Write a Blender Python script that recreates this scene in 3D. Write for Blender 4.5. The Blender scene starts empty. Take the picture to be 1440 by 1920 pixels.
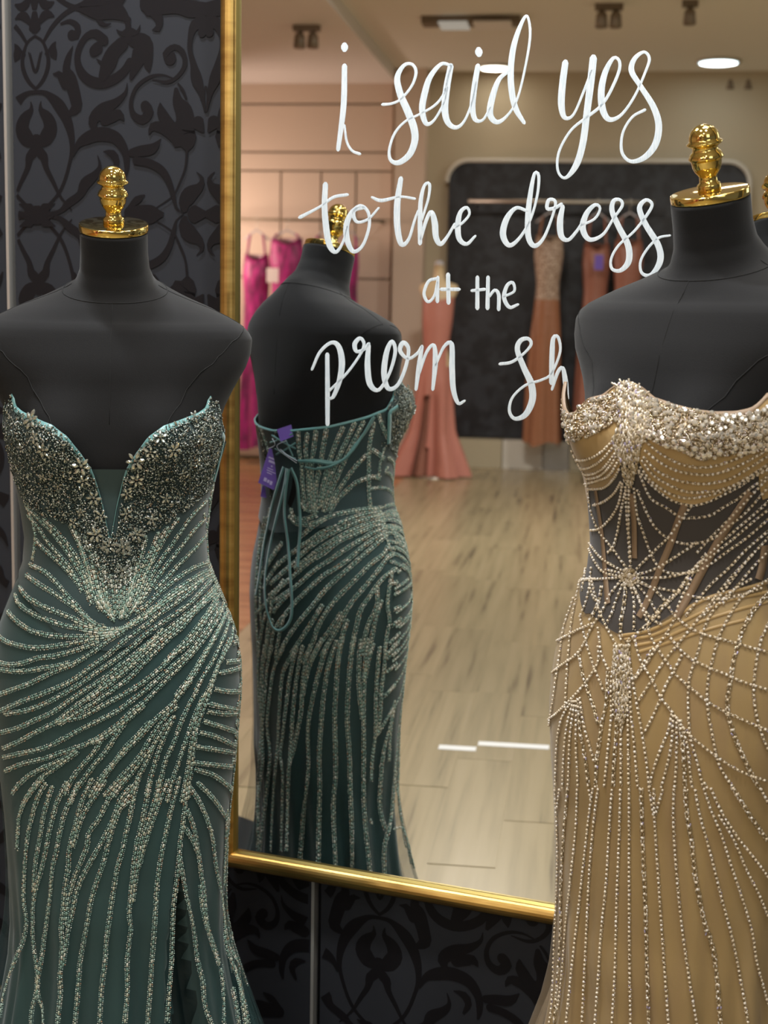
import bpy, bmesh, math, random
import numpy as np
from mathutils import Vector
from mathutils.bvhtree import BVHTree
random.seed(7); RNG = np.random.default_rng(7)
SC = bpy.context.scene; COL = SC.collection
H = 1.40                                   # camera height above the floor

# ------------------------------------------------------------ camera
FPX, PITCH, ROLL = 2760.0, 0.1407, 0.0179
TH, CC = 0.3832, 2.3165                    # mirror: heading of its normal, distance from the camera
_f = np.array([0, math.cos(PITCH), -math.sin(PITCH)]); _u0 = np.array([0, math.sin(PITCH), math.cos(PITCH)]); _r0 = np.array([1., 0, 0])
_r = math.cos(ROLL)*_r0 + math.sin(ROLL)*_u0; _u = -math.sin(ROLL)*_r0 + math.cos(ROLL)*_u0
CAM = np.array([0, 0, H])
from mathutils import Matrix
cd = bpy.data.cameras.new('camera'); cam = bpy.data.objects.new('camera', cd); COL.objects.link(cam)
cam.matrix_world = Matrix(((_r[0], _u[0], -_f[0], 0), (_r[1], _u[1], -_f[1], 0), (_r[2], _u[2], -_f[2], H), (0, 0, 0, 1)))
cd.sensor_fit = 'VERTICAL'; cd.sensor_height = 36; cd.sensor_width = 27; cd.lens = FPX/1920*36
cd.clip_start = .05; cd.clip_end = 60
cd.dof.use_dof = True; cd.dof.focus_distance = 2.2; cd.dof.aperture_fstop = 5.6
SC.camera = cam
SC.view_settings.view_transform = 'Standard'; SC.view_settings.look = 'None'
SC.view_settings.gamma = 1; SC.view_settings.use_curve_mapping = False
SC.view_settings.exposure = 0.0
# ------------------------------------------------------------ world and shop lamps
w = bpy.data.worlds.new('shop_air'); SC.world = w; w.use_nodes = True
w.node_tree.nodes['Background'].inputs[0].default_value = (1.0, .96, .92, 1)
w.node_tree.nodes['Background'].inputs[1].default_value = .11
MT = np.array([math.cos(TH), -math.sin(TH), 0]); MN = np.array([math.sin(TH), math.cos(TH), 0])

def refl(X):                               # a point seen in the mirror -> where it stands
    X = np.asarray(X, float); q = X - CAM
    return X + 2*(CC - q @ MN)[..., None]*MN if X.ndim > 1 else X + 2*(CC - q @ MN)*MN
AX = 0.133                                 # heading of the shop's long axis as seen in the mirror
E1 = np.array([math.sin(AX), math.cos(AX), 0]); E2 = np.array([math.cos(AX), -math.sin(AX), 0])
def room(l, d, z):                         # lateral, depth, height in the mirrored room -> true place
    return refl(np.array([l*E2[0] + d*E1[0], l*E2[1] + d*E1[1], z]))
def px_room(x, y, d):                      # mirrored-room coordinates of a pixel at depth d
    v = ray(x, y); k = d/(v @ E1); p = CAM + v*k
    return p @ E2, d, p[2]
def ray(x, y):
    v = _f + (x-720)/FPX*_r - (y-960)/FPX*_u; return v/np.linalg.norm(v)
def area(name, loc, target, size, power, col, sy=None):
    l = bpy.data.lights.new(name, 'AREA'); l.energy = power; l.color = col; l.size = size
    if sy: l.shape = 'RECTANGLE'; l.size_y = sy
    else: l.shape = 'DISK'
    o = bpy.data.objects.new(name, l); COL.objects.link(o); o.location = loc
    o.rotation_euler = (Vector(target)-Vector(loc)).to_track_quat('-Z', 'Y').to_euler(); return o
CEIL = 3.37
for i, (x, y, p) in enumerate(((-.45, 1.35, 29), (.52, 1.08, 25), (.30, 2.05, 7), (-.3, -.5, 9))):
    area('overhead_area_light', (x, y, CEIL-.05), (x*.8, y+.25, 0), .28, p, (1, .97, .92))  # overhead lamps added out of view to light the forms and gown back
area('shop_window_light', (1.5, -1.6, 2.7), (.1, 2.3, 1.5), 1.4, 12, (.86, .94, 1), 1.3)
for t_, p_ in ((-1.66, 50), (-.2, 8)):
    q_ = MT*t_ + MN*(CC+.036-.30) + np.array([0, 0, CEIL-.06]); area('wall_grazer', q_, q_ + MN*.12 - np.array([0, 0, 1.]), .5, p_, (.93, .96, 1), .08)
for l, d, p, c in ((-.6, 8.7, 80, (1, .95, .87)), (1.9, 8.7, 92, (1, .95, .87)), (.4, 6.6, 12, (1, .95, .88)), (-2.2, 6.4, 28, (1, .93, .85))):
    P = room(l, d, CEIL-.06); area('overhead_area_light', P, (P[0], P[1], 0), .5, p, c)  # unseen lamps added to brighten the reflected shop, no fittings modelled
P = room(-3.7, 11.9, 2.0); area('wall_washer', P, room(-2.4, 13.2, 1.6), .6, 26, (1, .74, .60), .3)

# ------------------------------------------------------------ helpers
def add_mesh(name, V, Fc, mat, parent=None, smooth=True, mats=None, midx=None):
    me = bpy.data.meshes.new(name); V = np.asarray(V, float)
    if parent is not None: V = V - np.array(parent_loc(parent))
    me.from_pydata(V.tolist(), [], [list(map(int, f)) for f in Fc])
    return _fin(name, me, mat, parent, smooth, mats, midx)
def _fin(name, me, mat, parent, smooth, mats=None, midx=None):
    for m_ in (mats or [mat]): me.materials.append(m_)
    if smooth: me.polygons.foreach_set('use_smooth', [True]*len(me.polygons))
    if midx is not None: me.polygons.foreach_set('material_index', midx)
    me.update(); o = bpy.data.objects.new(name, me); COL.objects.link(o)
    if parent is not None: o.parent = parent
    return o
def parent_loc(p):
    v = Vector((0, 0, 0))
    while p is not None: v += p.location; p = p.parent
    return v
def fast_mesh(name, V, Fq, mat, parent, smooth=False):      # all faces with the same number of corners
    V = np.asarray(V, np.float32) - np.array(parent_loc(parent), np.float32); Fq = np.asarray(Fq, np.int32)
    me = bpy.data.meshes.new(name); k = Fq.shape[1]
    me.vertices.add(len(V)); me.vertices.foreach_set('co', V.ravel())
    me.loops.add(Fq.size); me.loops.foreach_set('vertex_index', Fq.ravel())
    me.polygons.add(len(Fq)); me.polygons.foreach_set('loop_start', np.arange(0, Fq.size, k, dtype=np.int32))
    me.polygons.foreach_set('loop_total', np.full(len(Fq), k, np.int32))
    me.validate(); return _fin(name, me, mat, parent, smooth)
def empty(name, loc, label=None, cat=None, group=None):
    o = bpy.data.objects.new(name, None); COL.objects.link(o); o.location = loc; o.empty_display_size = .1
    if label: o['label'] = label
    if cat: o['category'] = cat
    if group: o['group'] = group
    return o
def tag(o, label, cat, group=None):
    o['label'] = label; o['category'] = cat
    if group: o['group'] = group
    return o
def struct(o, label=None):
    o['kind'] = 'structure'
    if label: o['label'] = label
    return o
def box(c, ax, half):                      # centre, 3 axes, half sizes
    c = np.asarray(c, float); V = []
    for i in (-1, 1):
        for j in (-1, 1):
            for k in (-1, 1): V.append(c + ax[0]*half[0]*i + ax[1]*half[1]*j + ax[2]*half[2]*k)
    F = [(0, 1, 3, 2), (4, 6, 7, 5), (0, 4, 5, 1), (2, 3, 7, 6), (0, 2, 6, 4), (1, 5, 7, 3)]
    if np.dot(np.cross(ax[0], ax[1]), ax[2]) < 0: F = [f[::-1] for f in F]
    return V, F
Z = np.array([0, 0, 1.]); XYZ = (np.array([1., 0, 0]), np.array([0, 1., 0]), Z)
def merge(parts):
    V = []; F = []
    for v, f in parts:
        b = len(V); V += [np.asarray(q, float) for q in v]; F += [[i+b for i in g] for g in f]
    return V, F
def tube(P, rad, k=8, cap=True):
    P = np.asarray(P, float); n = len(P); rad = np.broadcast_to(rad, (n,)); V = []; F = []
    ref = None
    for i in range(n):
        t = P[min(i+1, n-1)] - P[max(i-1, 0)]; t = t/(np.linalg.norm(t)+1e-12)
        if ref is None: ref = np.cross(t, Z if abs(t[2]) < .9 else XYZ[0])
        ref = ref - t*(ref @ t); ref /= np.linalg.norm(ref)+1e-12; b = np.cross(t, ref)
        for j in range(k):
            a = 2*math.pi*j/k; V.append(P[i] + rad[i]*(math.cos(a)*ref + math.sin(a)*b))
    for i in range(n-1):
        for j in range(k): F.append((i*k+j, i*k+(j+1) % k, (i+1)*k+(j+1) % k, (i+1)*k+j))
    if cap: F.append(tuple(range(k-1, -1, -1))); F.append(tuple((n-1)*k+j for j in range(k)))
    return V, F
def lathe(prof, origin, axis, k=40):       # prof: (radius, height)
    axis = np.asarray(axis, float); axis /= np.linalg.norm(axis); a0 = np.cross(axis, XYZ[1]); a0 /= np.linalg.norm(a0); b0 = np.cross(axis, a0)
    V = []; F = []; n = len(prof)
    for r_, h in prof:
        for j in range(k):
            a = 2*math.pi*j/k; V.append(np.asarray(origin) + axis*h + r_*(math.cos(a)*a0 + math.sin(a)*b0))
    for i in range(n-1):
        for j in range(k): F.append((i*k+j, i*k+(j+1) % k, (i+1)*k+(j+1) % k, (i+1)*k+j))
    F.append(tuple(range(k-1, -1, -1))); F.append(tuple((n-1)*k+j for j in range(k)))
    return V, F
def crom(P, step):                         # Catmull-Rom resampling (any dimension)
    P = np.asarray(P, float)
    if len(P) < 3:
        L = np.linalg.norm((P[-1]-P[0])[:2]); m = max(2, int(L/step)+1); return np.array([P[0]+(P[-1]-P[0])*t for t in np.linspace(0, 1, m)])
    Q = np.vstack([2*P[0]-P[1], P, 2*P[-1]-P[-2]]); out = []
    for i in range(1, len(Q)-2):
        m = max(1, int(round(np.linalg.norm((Q[i+1]-Q[i])[:2])/step)))
        for t in np.arange(m)/m:
            out.append(.5*((2*Q[i])+(-Q[i-1]+Q[i+1])*t+(2*Q[i-1]-5*Q[i]+4*Q[i+1]-Q[i+2])*t*t+(-Q[i-1]+3*Q[i]-3*Q[i+1]+Q[i+2])*t**3))
    out.append(Q[-2]); return np.array(out)
def resample(P, step):
    P = np.asarray(P); d = np.r_[0, np.cumsum(np.linalg.norm(np.diff(P[:, :3], axis=0), axis=1))]
    if d[-1] < step: return P[:1]
    s = np.arange(0, d[-1], step); return np.stack([np.interp(s, d, P[:, k]) for k in range(P.shape[1])], 1)

# ------------------------------------------------------------ materials
def mat(name, col, rough=.5, metal=0., **kw):
    m = bpy.data.materials.new(name); m.use_nodes = True; b = m.node_tree.nodes['Principled BSDF']
    b.inputs['Base Color'].default_value = (*col, 1); b.inputs['Roughness'].default_value = rough; b.inputs['Metallic'].default_value = metal
    for k, v in kw.items(): b.inputs[k.replace('_', ' ')].default_value = v
    return m
def nodes(m): return m.node_tree.nodes, m.node_tree.links, m.node_tree.nodes['Principled BSDF']
def noise_bump(m, scale, strength, dist=.001, stretch=None, detail=2):
    N, L, b = nodes(m); tc = N.new('ShaderNodeTexCoord'); mp = N.new('ShaderNodeMapping'); nz = N.new('ShaderNodeTexNoise'); bp = N.new('ShaderNodeBump')
    nz.inputs['Scale'].default_value = scale; nz.inputs['Detail'].default_value = detail
    if stretch: mp.inputs['Scale'].default_value = stretch
    bp.inputs['Strength'].default_value = strength; bp.inputs['Distance'].default_value = dist
    L.new(tc.outputs['Object'], mp.inputs[0]); L.new(mp.outputs[0], nz.inputs['Vector']); L.new(nz.outputs[0], bp.inputs['Height']); L.new(bp.outputs[0], b.inputs['Normal'])
    return m
def noise_color(m, scale, stops, stretch=None, detail=3, coord='Object'):
    N, L, b = nodes(m); tc = N.new('ShaderNodeTexCoord'); mp = N.new('ShaderNodeMapping'); nz = N.new('ShaderNodeTexNoise'); cr = N.new('ShaderNodeValToRGB')
    nz.inputs['Scale'].default_value = scale; nz.inputs['Detail'].default_value = detail
    if stretch: mp.inputs['Scale'].default_value = stretch
    e = cr.color_ramp.elements
    while len(e) < len(stops): e.new(.5)
    for el, (p, c) in zip(e, stops): el.position = p; el.color = (*c, 1)
    L.new(tc.outputs[coord], mp.inputs[0]); L.new(mp.outputs[0], nz.inputs['Vector']); L.new(nz.outputs[0], cr.inputs[0]); L.new(cr.outputs[0], b.inputs['Base Color'])
    return m
def island_color(m, stops):
    N, L, b = nodes(m); g = N.new('ShaderNodeNewGeometry'); cr = N.new('ShaderNodeValToRGB'); e = cr.color_ramp.elements
    cr.color_ramp.interpolation = 'CONSTANT'
    while len(e) < len(stops): e.new(.5)
    for el, (p, c) in zip(e, stops): el.position = p; el.color = (*c, 1)
    L.new(g.outputs['Random Per Island'], cr.inputs[0]); L.new(cr.outputs[0], b.inputs['Base Color']); return m
def emis(name, col, s):
    m = mat(name, (0, 0, 0)); b = m.node_tree.nodes['Principled BSDF']; b.inputs['Emission Color'].default_value = (*col, 1); b.inputs['Emission Strength'].default_value = s; return m
def see_through(m, alpha):
    m.node_tree.nodes['Principled BSDF'].inputs['Alpha'].default_value = alpha; return m

M = {}
M['gold'] = mat('polished_gold', (.96, .72, .23), .07, 1)
M['frame'] = noise_bump(noise_color(mat('gold_leaf_frame', (.7, .45, .14), .36, 1), 9, [(.3, (.44, .26, .08)), (.55, (.66, .42, .13)), (.8, (.80, .55, .19))], (1, 1, 5)), 60, .15)
M['frame_lip'] = mat('dark_gold_lip', (.35, .27, .09), .35, 1)
M['mirror'] = mat('mirror_silver', (.93, .94, .93), 0., 1)
M['panel'] = noise_bump(mat('charcoal_wall_panel', (.029, .032, .040), .55, 0, Specular_IOR_Level=.22), 500, .1, .0004)
M['print'] = mat('black_satin_print', (.0088, .0080, .0100), .5, 0, Specular_IOR_Level=.22)
M['strip'] = mat('silver_trim_strip', (.62, .61, .58), .3, .6)
M['black_edge'] = mat('gloss_black_edge', (.006, .006, .008), .12)
M['jersey'] = noise_bump(mat('black_jersey', (.0055, .0055, .0060), .9, 0, Sheen_Weight=.10, Sheen_Roughness=.5, Specular_IOR_Level=.25), 900, .35, .0006)
M['seam'] = mat('black_seam_thread', (.004, .004, .004), .9)
M['satin'] = mat('teal_satin_binding', (.11, .27, .27), .35, 0, Sheen_Weight=.3)
M['mesh_dark'] = noise_bump(mat('dark_teal_mesh', (.022, .050, .052), .6, 0, Sheen_Weight=.25), 700, .3, .0004)
M['bodice_mesh'] = noise_bump(mat('teal_bodice_mesh', (.013, .042, .046), .6, 0, Sheen_Weight=.3), 600, .3, .0004)
M['tulle'] = noise_bump(noise_color(mat('teal_tulle_skirt', (.05, .11, .11), .55, 0, Sheen_Weight=.35), 6, [(.3, (.012, .040, .042)), (.7, (.018, .058, .059))], (4, 4, .7)), 700, .25, .0004)
M['lining'] = mat('deep_teal_lining', (.004, .017, .019), .6)
M['sheer'] = see_through(mat('sheer_teal_tulle', (.032, .11, .115), .6, 0, Sheen_Weight=.1), .20)
M['teal_bead'] = island_color(mat('mint_and_champagne_beads', (1, 1, 1), .22, .35), [(0, (.34, .50, .45)), (.28, (.60, .60, .49)), (.55, (.50, .66, .60)), (.72, (.80, .79, .72)), (.88, (.55, .34, .22)), (.95, (.20, .30, .28))])
M['bugle'] = island_color(mat('mint_bugle_beads', (1, 1, 1), .15, .25), [(0, (.24, .38, .33)), (.35, (.38, .50, .44)), (.65, (.54, .58, .47)), (.88, (.72, .74, .66))])
M['crystal'] = island_color(mat('smoky_crystal', (1, 1, 1), .06, .85), [(0, (.46, .52, .46)), (.5, (.68, .72, .66)), (.85, (.62, .70, .76))])
M['chips'] = island_color(mat('pewter_seed_crust', (1, 1, 1), .2, .8), [(0, (.10, .13, .12)), (.35, (.26, .31, .28)), (.65, (.50, .56, .52)), (.88, (.85, .88, .88)), (.96, (.40, .33, .25))])
M['gold_satin'] = noise_bump(mat('champagne_satin', (.42, .28, .115), .36, 0, Sheen_Weight=.2), 40, .2, .002)
M['nude_tulle'] = noise_bump(noise_color(mat('champagne_tulle_skirt', (.34, .235, .12), .5, 0, Sheen_Weight=.2), 5, [(.25, (.34, .22, .095)), (.5, (.42, .285, .10)), (.75, (.46, .325, .14))], (5, 5, .6)), 500, .3, .0005)
M['smoke_mesh'] = noise_bump(mat('sheer_nude_mesh_over_black', (.040, .033, .029), .7, 0, Sheen_Weight=.15, Sheen_Roughness=.6), 700, .25, .0004)
M['boning'] = mat('nude_boning_tape', (.24, .16, .095), .5)
M['pearl'] = island_color(mat('champagne_pearls', (1, 1, 1), .2, .1), [(0, (.74, .63, .47)), (.5, (.84, .74, .60)), (.8, (.88, .82, .74))])
M['champ_bead'] = island_color(mat('champagne_glass_beads', (1, 1, 1), .16, .5), [(0, (.46, .37, .23)), (.35, (.72, .64, .50)), (.62, (.32, .25, .15)), (.75, (.88, .83, .75)), (.96, (.62, .58, .86))])
M['rhine'] = island_color(mat('champagne_rhinestones', (1, 1, 1), .08, .75), [(0, (.46, .37, .24)), (.3, (.70, .62, .48)), (.58, (.88, .83, .74)), (.78, (.88, .79, .79)), (.88, (.30, .22, .12))])
M['champ_sheer'] = see_through(mat('sheer_champagne_tulle', (.44, .33, .20), .6, 0, Sheen_Weight=.3), .24)
M['purple'] = mat('purple_card', (.16, .085, .46), .5)
M['lilac'] = mat('lilac_print', (.55, .48, .80), .5)
M['string'] = mat('clear_string', (.5, .55, .62), .4)
M['marker'] = noise_bump(noise_color(mat('white_paint_marker', (.8, .87, .93), .55), 200, [(.3, (.60, .71, .80)), (.7, (.80, .87, .93))], (3, 3, .3)), 300, .2, .0004)
M['ceiling'] = mat('taupe_ceiling_paint', (.86, .83, .76), .8)
M['ceiling_pink'] = mat('pale_soffit_paint', (.88, .85, .84), .8)
M['wall_beige'] = mat('warm_beige_wall_paint', (.55, .47, .34), .8)
M['wall_pink'] = mat('pink_beige_cladding', (.66, .53, .43), .75)
M['groove'] = mat('shadow_groove', (.30, .22, .17), .8)
M['wood'] = None
def plank_mat(name, stops, stretch, rough):
    m = mat(name, (.5, .4, .3), rough); N, L, b = nodes(m)
    tc = N.new('ShaderNodeTexCoord'); mp = N.new('ShaderNodeMapping'); mp.inputs['Scale'].default_value = stretch
    g = N.new('ShaderNodeObjectInfo'); add = N.new('ShaderNodeVectorMath'); add.operation = 'ADD'; sc = N.new('ShaderNodeVectorMath'); sc.operation = 'SCALE'; sc.inputs['Scale'].default_value = 30
    nz = N.new('ShaderNodeTexNoise'); nz.inputs['Scale'].default_value = 1; nz.inputs['Detail'].default_value = 3; cr = N.new('ShaderNodeValToRGB'); e = cr.color_ramp.elements
    cb = N.new('ShaderNodeCombineXYZ'); L.new(g.outputs['Random'], cb.inputs[0]); L.new(g.outputs['Random'], cb.inputs[1])
    m0 = N.new('ShaderNodeMapping'); m0.inputs['Rotation'].default_value = (0, 0, math.radians(-143.6)); L.new(cb.outputs[0], sc.inputs[0]); L.new(tc.outputs['Object'], m0.inputs[0]); L.new(m0.outputs[0], mp.inputs[0]); L.new(mp.outputs[0], add.inputs[0]); L.new(sc.outputs[0], add.inputs[1])
    L.new(add.outputs[0], nz.inputs['Vector']); L.new(nz.outputs[0], cr.inputs[0])
    while len(e) < len(stops): e.new(.5)
    for el, (p, c) in zip(e, stops): el.position = p; el.color = (*c, 1)
    hv = N.new('ShaderNodeHueSaturation'); mr = N.new('ShaderNodeMapRange'); mr.inputs['To Min'].default_value = .93; mr.inputs['To Max'].default_value = 1.07
    L.new(g.outputs['Random'], mr.inputs[0]); L.new(mr.outputs[0], hv.inputs['Value']); L.new(cr.outputs[0], hv.inputs['Color']); L.new(hv.outputs[0], b.inputs['Base Color']); return m
M['wood'] = plank_mat('taupe_grained_plank', [(.28, (.14, .11, .07)), (.40, (.30, .245, .145)), (.55, (.35, .285, .17)), (.8, (.38, .31, .195))], (22, .9, 1), .27)
M['orange_wood'] = plank_mat('orange_wood_plank', [(.3, (.22, .095, .04)), (.5, (.38, .18, .075)), (.7, (.50, .26, .12))], (.6, 12, 1), .24)
M['niche'] = noise_color(mat('black_damask_niche', (.02, .02, .025), .5), 9, [(.42, (.008, .008, .011)), (.58, (.026, .029, .038))])
M['white_trim'] = mat('white_trim', (.72, .69, .62), .4)
M['plinth'] = mat('stone_plinth', (.50, .44, .31), .5)
M['chrome'] = mat('brushed_rail', (.62, .58, .52), .35, .8)
M['magenta'] = noise_bump(noise_color(mat('magenta_gown_fabric', (.6, .02, .25), .5, 0, Sheen_Weight=.4), 8, [(.35, (.16, .002, .07)), (.65, (.48, .010, .20))], (3, 3, 1)), 30, .4, .01)
M['pinkgown'] = noise_bump(mat('salmon_satin', (.58, .24, .19), .28), 20, .3, .01)
M['cream'] = mat('cream_form', (.75, .58, .36), .5)
M['bronze'] = noise_bump(mat('bronze_satin', (.34, .15, .08), .34), 20, .4, .01)
M['rust'] = noise_bump(mat('rust_rose_satin', (.32, .13, .09), .4), 25, .4, .01)
M['lace'] = noise_color(mat('beige_lace', (.4, .28, .2), .6), 60, [(.4, (.25, .15, .10)), (.6, (.60, .46, .36))])
M['hanger'] = mat('clear_hanger', (.55, .52, .55), .2)
M['lamp'] = emis('lit_diffuser', (1, .90, .72), 3.2)
M['lamp_cool'] = emis('lit_cool_diffuser', (.78, .95, .98), 2.6)
M['dim_panel'] = emis('dim_light_panel', (.62, .55, .46), .55)
M['dark_metal'] = mat('dark_track_metal', (.22, .17, .12), .5, .3)
M['white_line'] = mat('white_floor_glint', (.85, .86, .86), .5)  # stands in for light reflected on the floor
M['white_card'] = mat('white_card', (.85, .72, .70), .6)
M['plate'] = mat('brushed_steel_base', (.45, .43, .40), .3, .9)

# ------------------------------------------------------------ setting: floor, ceiling, walls
X0, X1, Y0, Y1 = -14.0, 6.0, -12.0, 4.0
v, f = box((-4, -4, -.1014), XYZ, (10, 8, .1)); FLOOR = struct(add_mesh('floor', v, f, M['wood'], None, False))
v, f = box((-4, -4, CEIL+.05), XYZ, (10, 8, .05)); struct(add_mesh('ceiling', v, f, M['ceiling'], None, False))
WALLC = CC + .036                          # wall face behind the mirror
def wp(t, c, z): return MT*t + MN*c + np.array([0, 0, z])
AXW = (MT, MN, Z)
v, f = box(wp(-1.2, WALLC+.07, CEIL/2), AXW, (4.2, .05, CEIL/2)); WB = struct(add_mesh('wall_back', v, f, M['black_edge'], None, False))
S0, SW = -1.725, .65
for k in range(-1, 5):                     # charcoal boards with the gap and silver strip between them
    a = S0 + k*SW + .016; b = S0 + (k+1)*SW - .004
    v, f = box(wp((a+b)/2, WALLC+.010, CEIL/2), AXW, ((b-a)/2, .010, CEIL/2-.005)); add_mesh('wall_board', v, f, M['panel'], WB, False)
for k in range(-1, 6):
    v, f = box(wp(S0+k*SW, WALLC+.008, CEIL/2), AXW, (.0030, .010, CEIL/2-.006)); add_mesh('trim_strip', v, f, M['strip'], WB, False)
# the damask figure printed on the boards, one quarter repeat mirrored both ways
DQ = '''190,195,12;243,235,15;272,330,22;262,400,24;230,460,20;190,497,14|155,285,6;192,400,12;225,290,5|240,240,14;300,150,22;380,80,24;480,40,28;600,22,30
345,140,10;400,128,22;445,160,34;440,205,44;412,205,52|318,235,4;300,268,40;305,310,44;318,335,6|255,305,14;290,265,12|190,72,22;190,120,44;190,160,60;188,182,8|222,128,18;240,100,38;270,78,44;312,96,5
190,512,18;255,522,26;330,590,62;380,680,54;405,790,34;395,900,20;330,1080,18;200,1215,14|226,565,4;222,610,26;262,660,62;280,720,80;250,775,80;215,800,50|200,770,34;205,840,52;238,880,48;250,940,30;290,1020,22;335,1110,14;400,1190,8
418,265,4;390,330,34;378,395,46;400,450,72;430,560,66;432,610,62;385,648,18|298,415,4;330,416,30;375,470,64|598,245,50;550,205,44;500,215,34;458,270,34;442,340,36;462,410,46;510,460,52;580,480,52;650,462,50;710,420,46;742,370,40|560,285,60;540,300,56
765,250,70;825,275,86;840,335,66;845,400,40;852,432,4|700,270,70;650,315,76;622,372,86;590,440,52|600,384,30;552,344,4|800,330,90;772,400,58;745,468,14|640,50,74;575,82,46;572,130,34;600,160,18;638,155,5|660,50,60;712,110,40;735,170,32;735,245,46|668,190,4;700,215,24;740,205,44;785,212,22;802,172,4
470,40,24;560,18,62;660,5,50;740,-30,24|835,45,70;880,100,66;907,150,46;900,198,34;868,206,5|890,50,84;960,72,74;1040,90,44;1080,122,4|850,10,50;930,20,60;1010,20,62;1080,5,80;1162,0,60
968,362,66;945,335,40;990,302,28;1035,330,28;1048,400,26;1010,460,20;950,490,18;868,474,5|980,470,8;920,450,12;850,460,18;780,510,20;748,590,22;762,660,32;812,690,46;850,650,52;828,615,52|728,485,3;716,540,20;662,590,42;592,622,62;545,662,64;530,700,52;548,742,18|600,680,62;680,658,50;708,692,4
412,885,8;440,820,34;490,785,60;570,762,68;660,785,60;712,860,42;722,940,30;715,1000,10|588,860,4;640,872,38;665,920,34;640,985,12|555,880,4;568,940,20;540,990,42;480,1040,62;450,1100,42;380,1150,42;330,1195,24;240,1215,20
1000,535,24;1010,600,60;1040,650,92;1050,710,104;1035,780,140;1060,820,112;1060,868,18|912,600,4;918,650,50;958,720,62;1000,780,84|848,775,4;868,732,40;925,738,54;990,790,50|1120,720,70;1150,770,10|1060,860,14;1050,960,12;1020,1040,12;980,1115,10;890,1178,6
1140,175,62;1100,195,52;1080,250,30;1075,320,26;1095,400,34;1112,480,60;1140,560,30;1158,660,8|1142,235,44;1150,190,40|1162,520,10;1185,600,14|752,870,40;800,862,52;870,850,50;917,798,4|775,915,40;850,930,40;920,972,40;962,1040,32;985,1120,24;1002,1180,12;1040,1215,4|1112,985,4;1142,1020,20;1130,1065,42;1072,1110,82;1045,1160,62;1050,1205,20|1105,1215,86;1162,1215,30
720,1182,4;780,1135,40;825,1108,8|735,1205,60;860,1212,84;932,1222,4|160,1215,70;205,1215,96;280,1215,30|1010,500,10;1040,540,14;1058,585,10|85,1150,4;150,1175,50|90,1215,4;160,1215,20'''
TA, TB = -1.657, -1.300; ZA, ZB = 1.921, 1.552    # symmetry axes on the wall
def dq(p): return np.array([TA+(p[0]-195)/967*(TB-TA), ZA+(p[1]-55)/1160*(ZB-ZA)])
base = []
for line in DQ.replace('\n', '|').split('|'):
    P = np.array([[float(q) for q in s.split(',')] for s in line.split(';')]); P = crom(P, 22)
    P[:, 2] = np.maximum(P[:, 2], 2)
    xy = np.array([dq(p) for p in P]); wd = P[:, 2]*(TB-TA)/967/2
    t = np.gradient(xy, axis=0); t /= np.linalg.norm(t, axis=1)[:, None]+1e-9; nn = np.stack([-t[:, 1], t[:, 0]], 1)
    base.append((xy, wd, nn))
    if 1:                                   # rounded ends
        pass
PV = []; PF = []; PO = []
def add_strip(A, B, o_):
    b = len(PV); n = len(A)
    for q in np.vstack([A, B]): PV.append(q); PO.append(o_)
    for i in range(n-1): PF.append((b+i, b+i+1, b+n+i+1, b+n+i))
wq, hq = TB-TA, ZA-ZB
for iu in range(-3, 5):
    for iv in range(-4, 5):
        for ib, (xy, wd, nn) in enumerate(base):
            o_ = .0004+ib*.00003+((iu % 2)*2+iv % 2)*.000007
            for_t = lambda q: np.stack([(TA + iu*wq + (q[:, 0]-TA)) if iu % 2 == 0 else (TA + (iu+1)*wq - (q[:, 0]-TA)),
                                        (ZB + iv*hq + (q[:, 1]-ZB)) if iv % 2 == 0 else (ZB + (iv+1)*hq - (q[:, 1]-ZB))], 1)
            A = for_t(xy+nn*wd[:, None]); B = for_t(xy-nn*wd[:, None]); add_strip(A, B, o_)
            for e, s in ((0, -1), (-1, 1)):
                if wd[e] > .004:
                    c = xy[e]; t = np.array([nn[e][1], -nn[e][0]])*s; an = np.linspace(-math.pi/2, math.pi/2, 7)
                    ring = np.array([c + wd[e]*(math.cos(a)*t + math.sin(a)*nn[e]) for a in an]); ring = for_t(ring); b = len(PV); PV += list(ring); PO += [o_+.000004]*7; PF.append(tuple(range(b, b+7)))
PV = np.array(PV); P3 = MT[None]*PV[:, :1] + MN[None]*(WALLC-np.array(PO))[:, None] + Z[None]*PV[:, 1:2]
fcs = []
for q in PF:                               # keep every face turned to the room
    a, b, c = P3[q[0]], P3[q[1]], P3[q[2]]; nrm = np.cross(b-a, c-a)
    fcs.append(q if nrm @ MN < 0 else q[::-1])
ok = [q for q in fcs if S0-.6 < PV[q[0]][0] < 1.5 and .02 < PV[q[0]][1] < 3.3 and all(.018 < (PV[i][0]-S0) % SW < SW-.006 for i in q)]
o = add_mesh('damask_print', P3, ok, M['print'], WB, False); o['kind'] = 'stuff'

MP = [(-2.3, 1.36), (-1.66, 1.12), (-1.45, .90), (.95, .86), (.95, .01), (-2.3, .01)]  # dark left corner shows; the unseen rest is added to cut floor bounce
V = [wp(t, WALLC-d, z) for z in (.0018, .0002) for t, d in MP]
tag(add_mesh('bounce_mat', V, [(5, 4, 3, 2, 1, 0), (6, 7, 8, 9, 10, 11)]+[(i, (i+1) % 6, 6+(i+1) % 6, 6+i) for i in range(6)], mat('black_carpet', (.012, .012, .013), .95), None, False), 'black carpet mat along the damask wall, mostly unseen, extended to cut floor bounce', 'mat')

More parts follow.
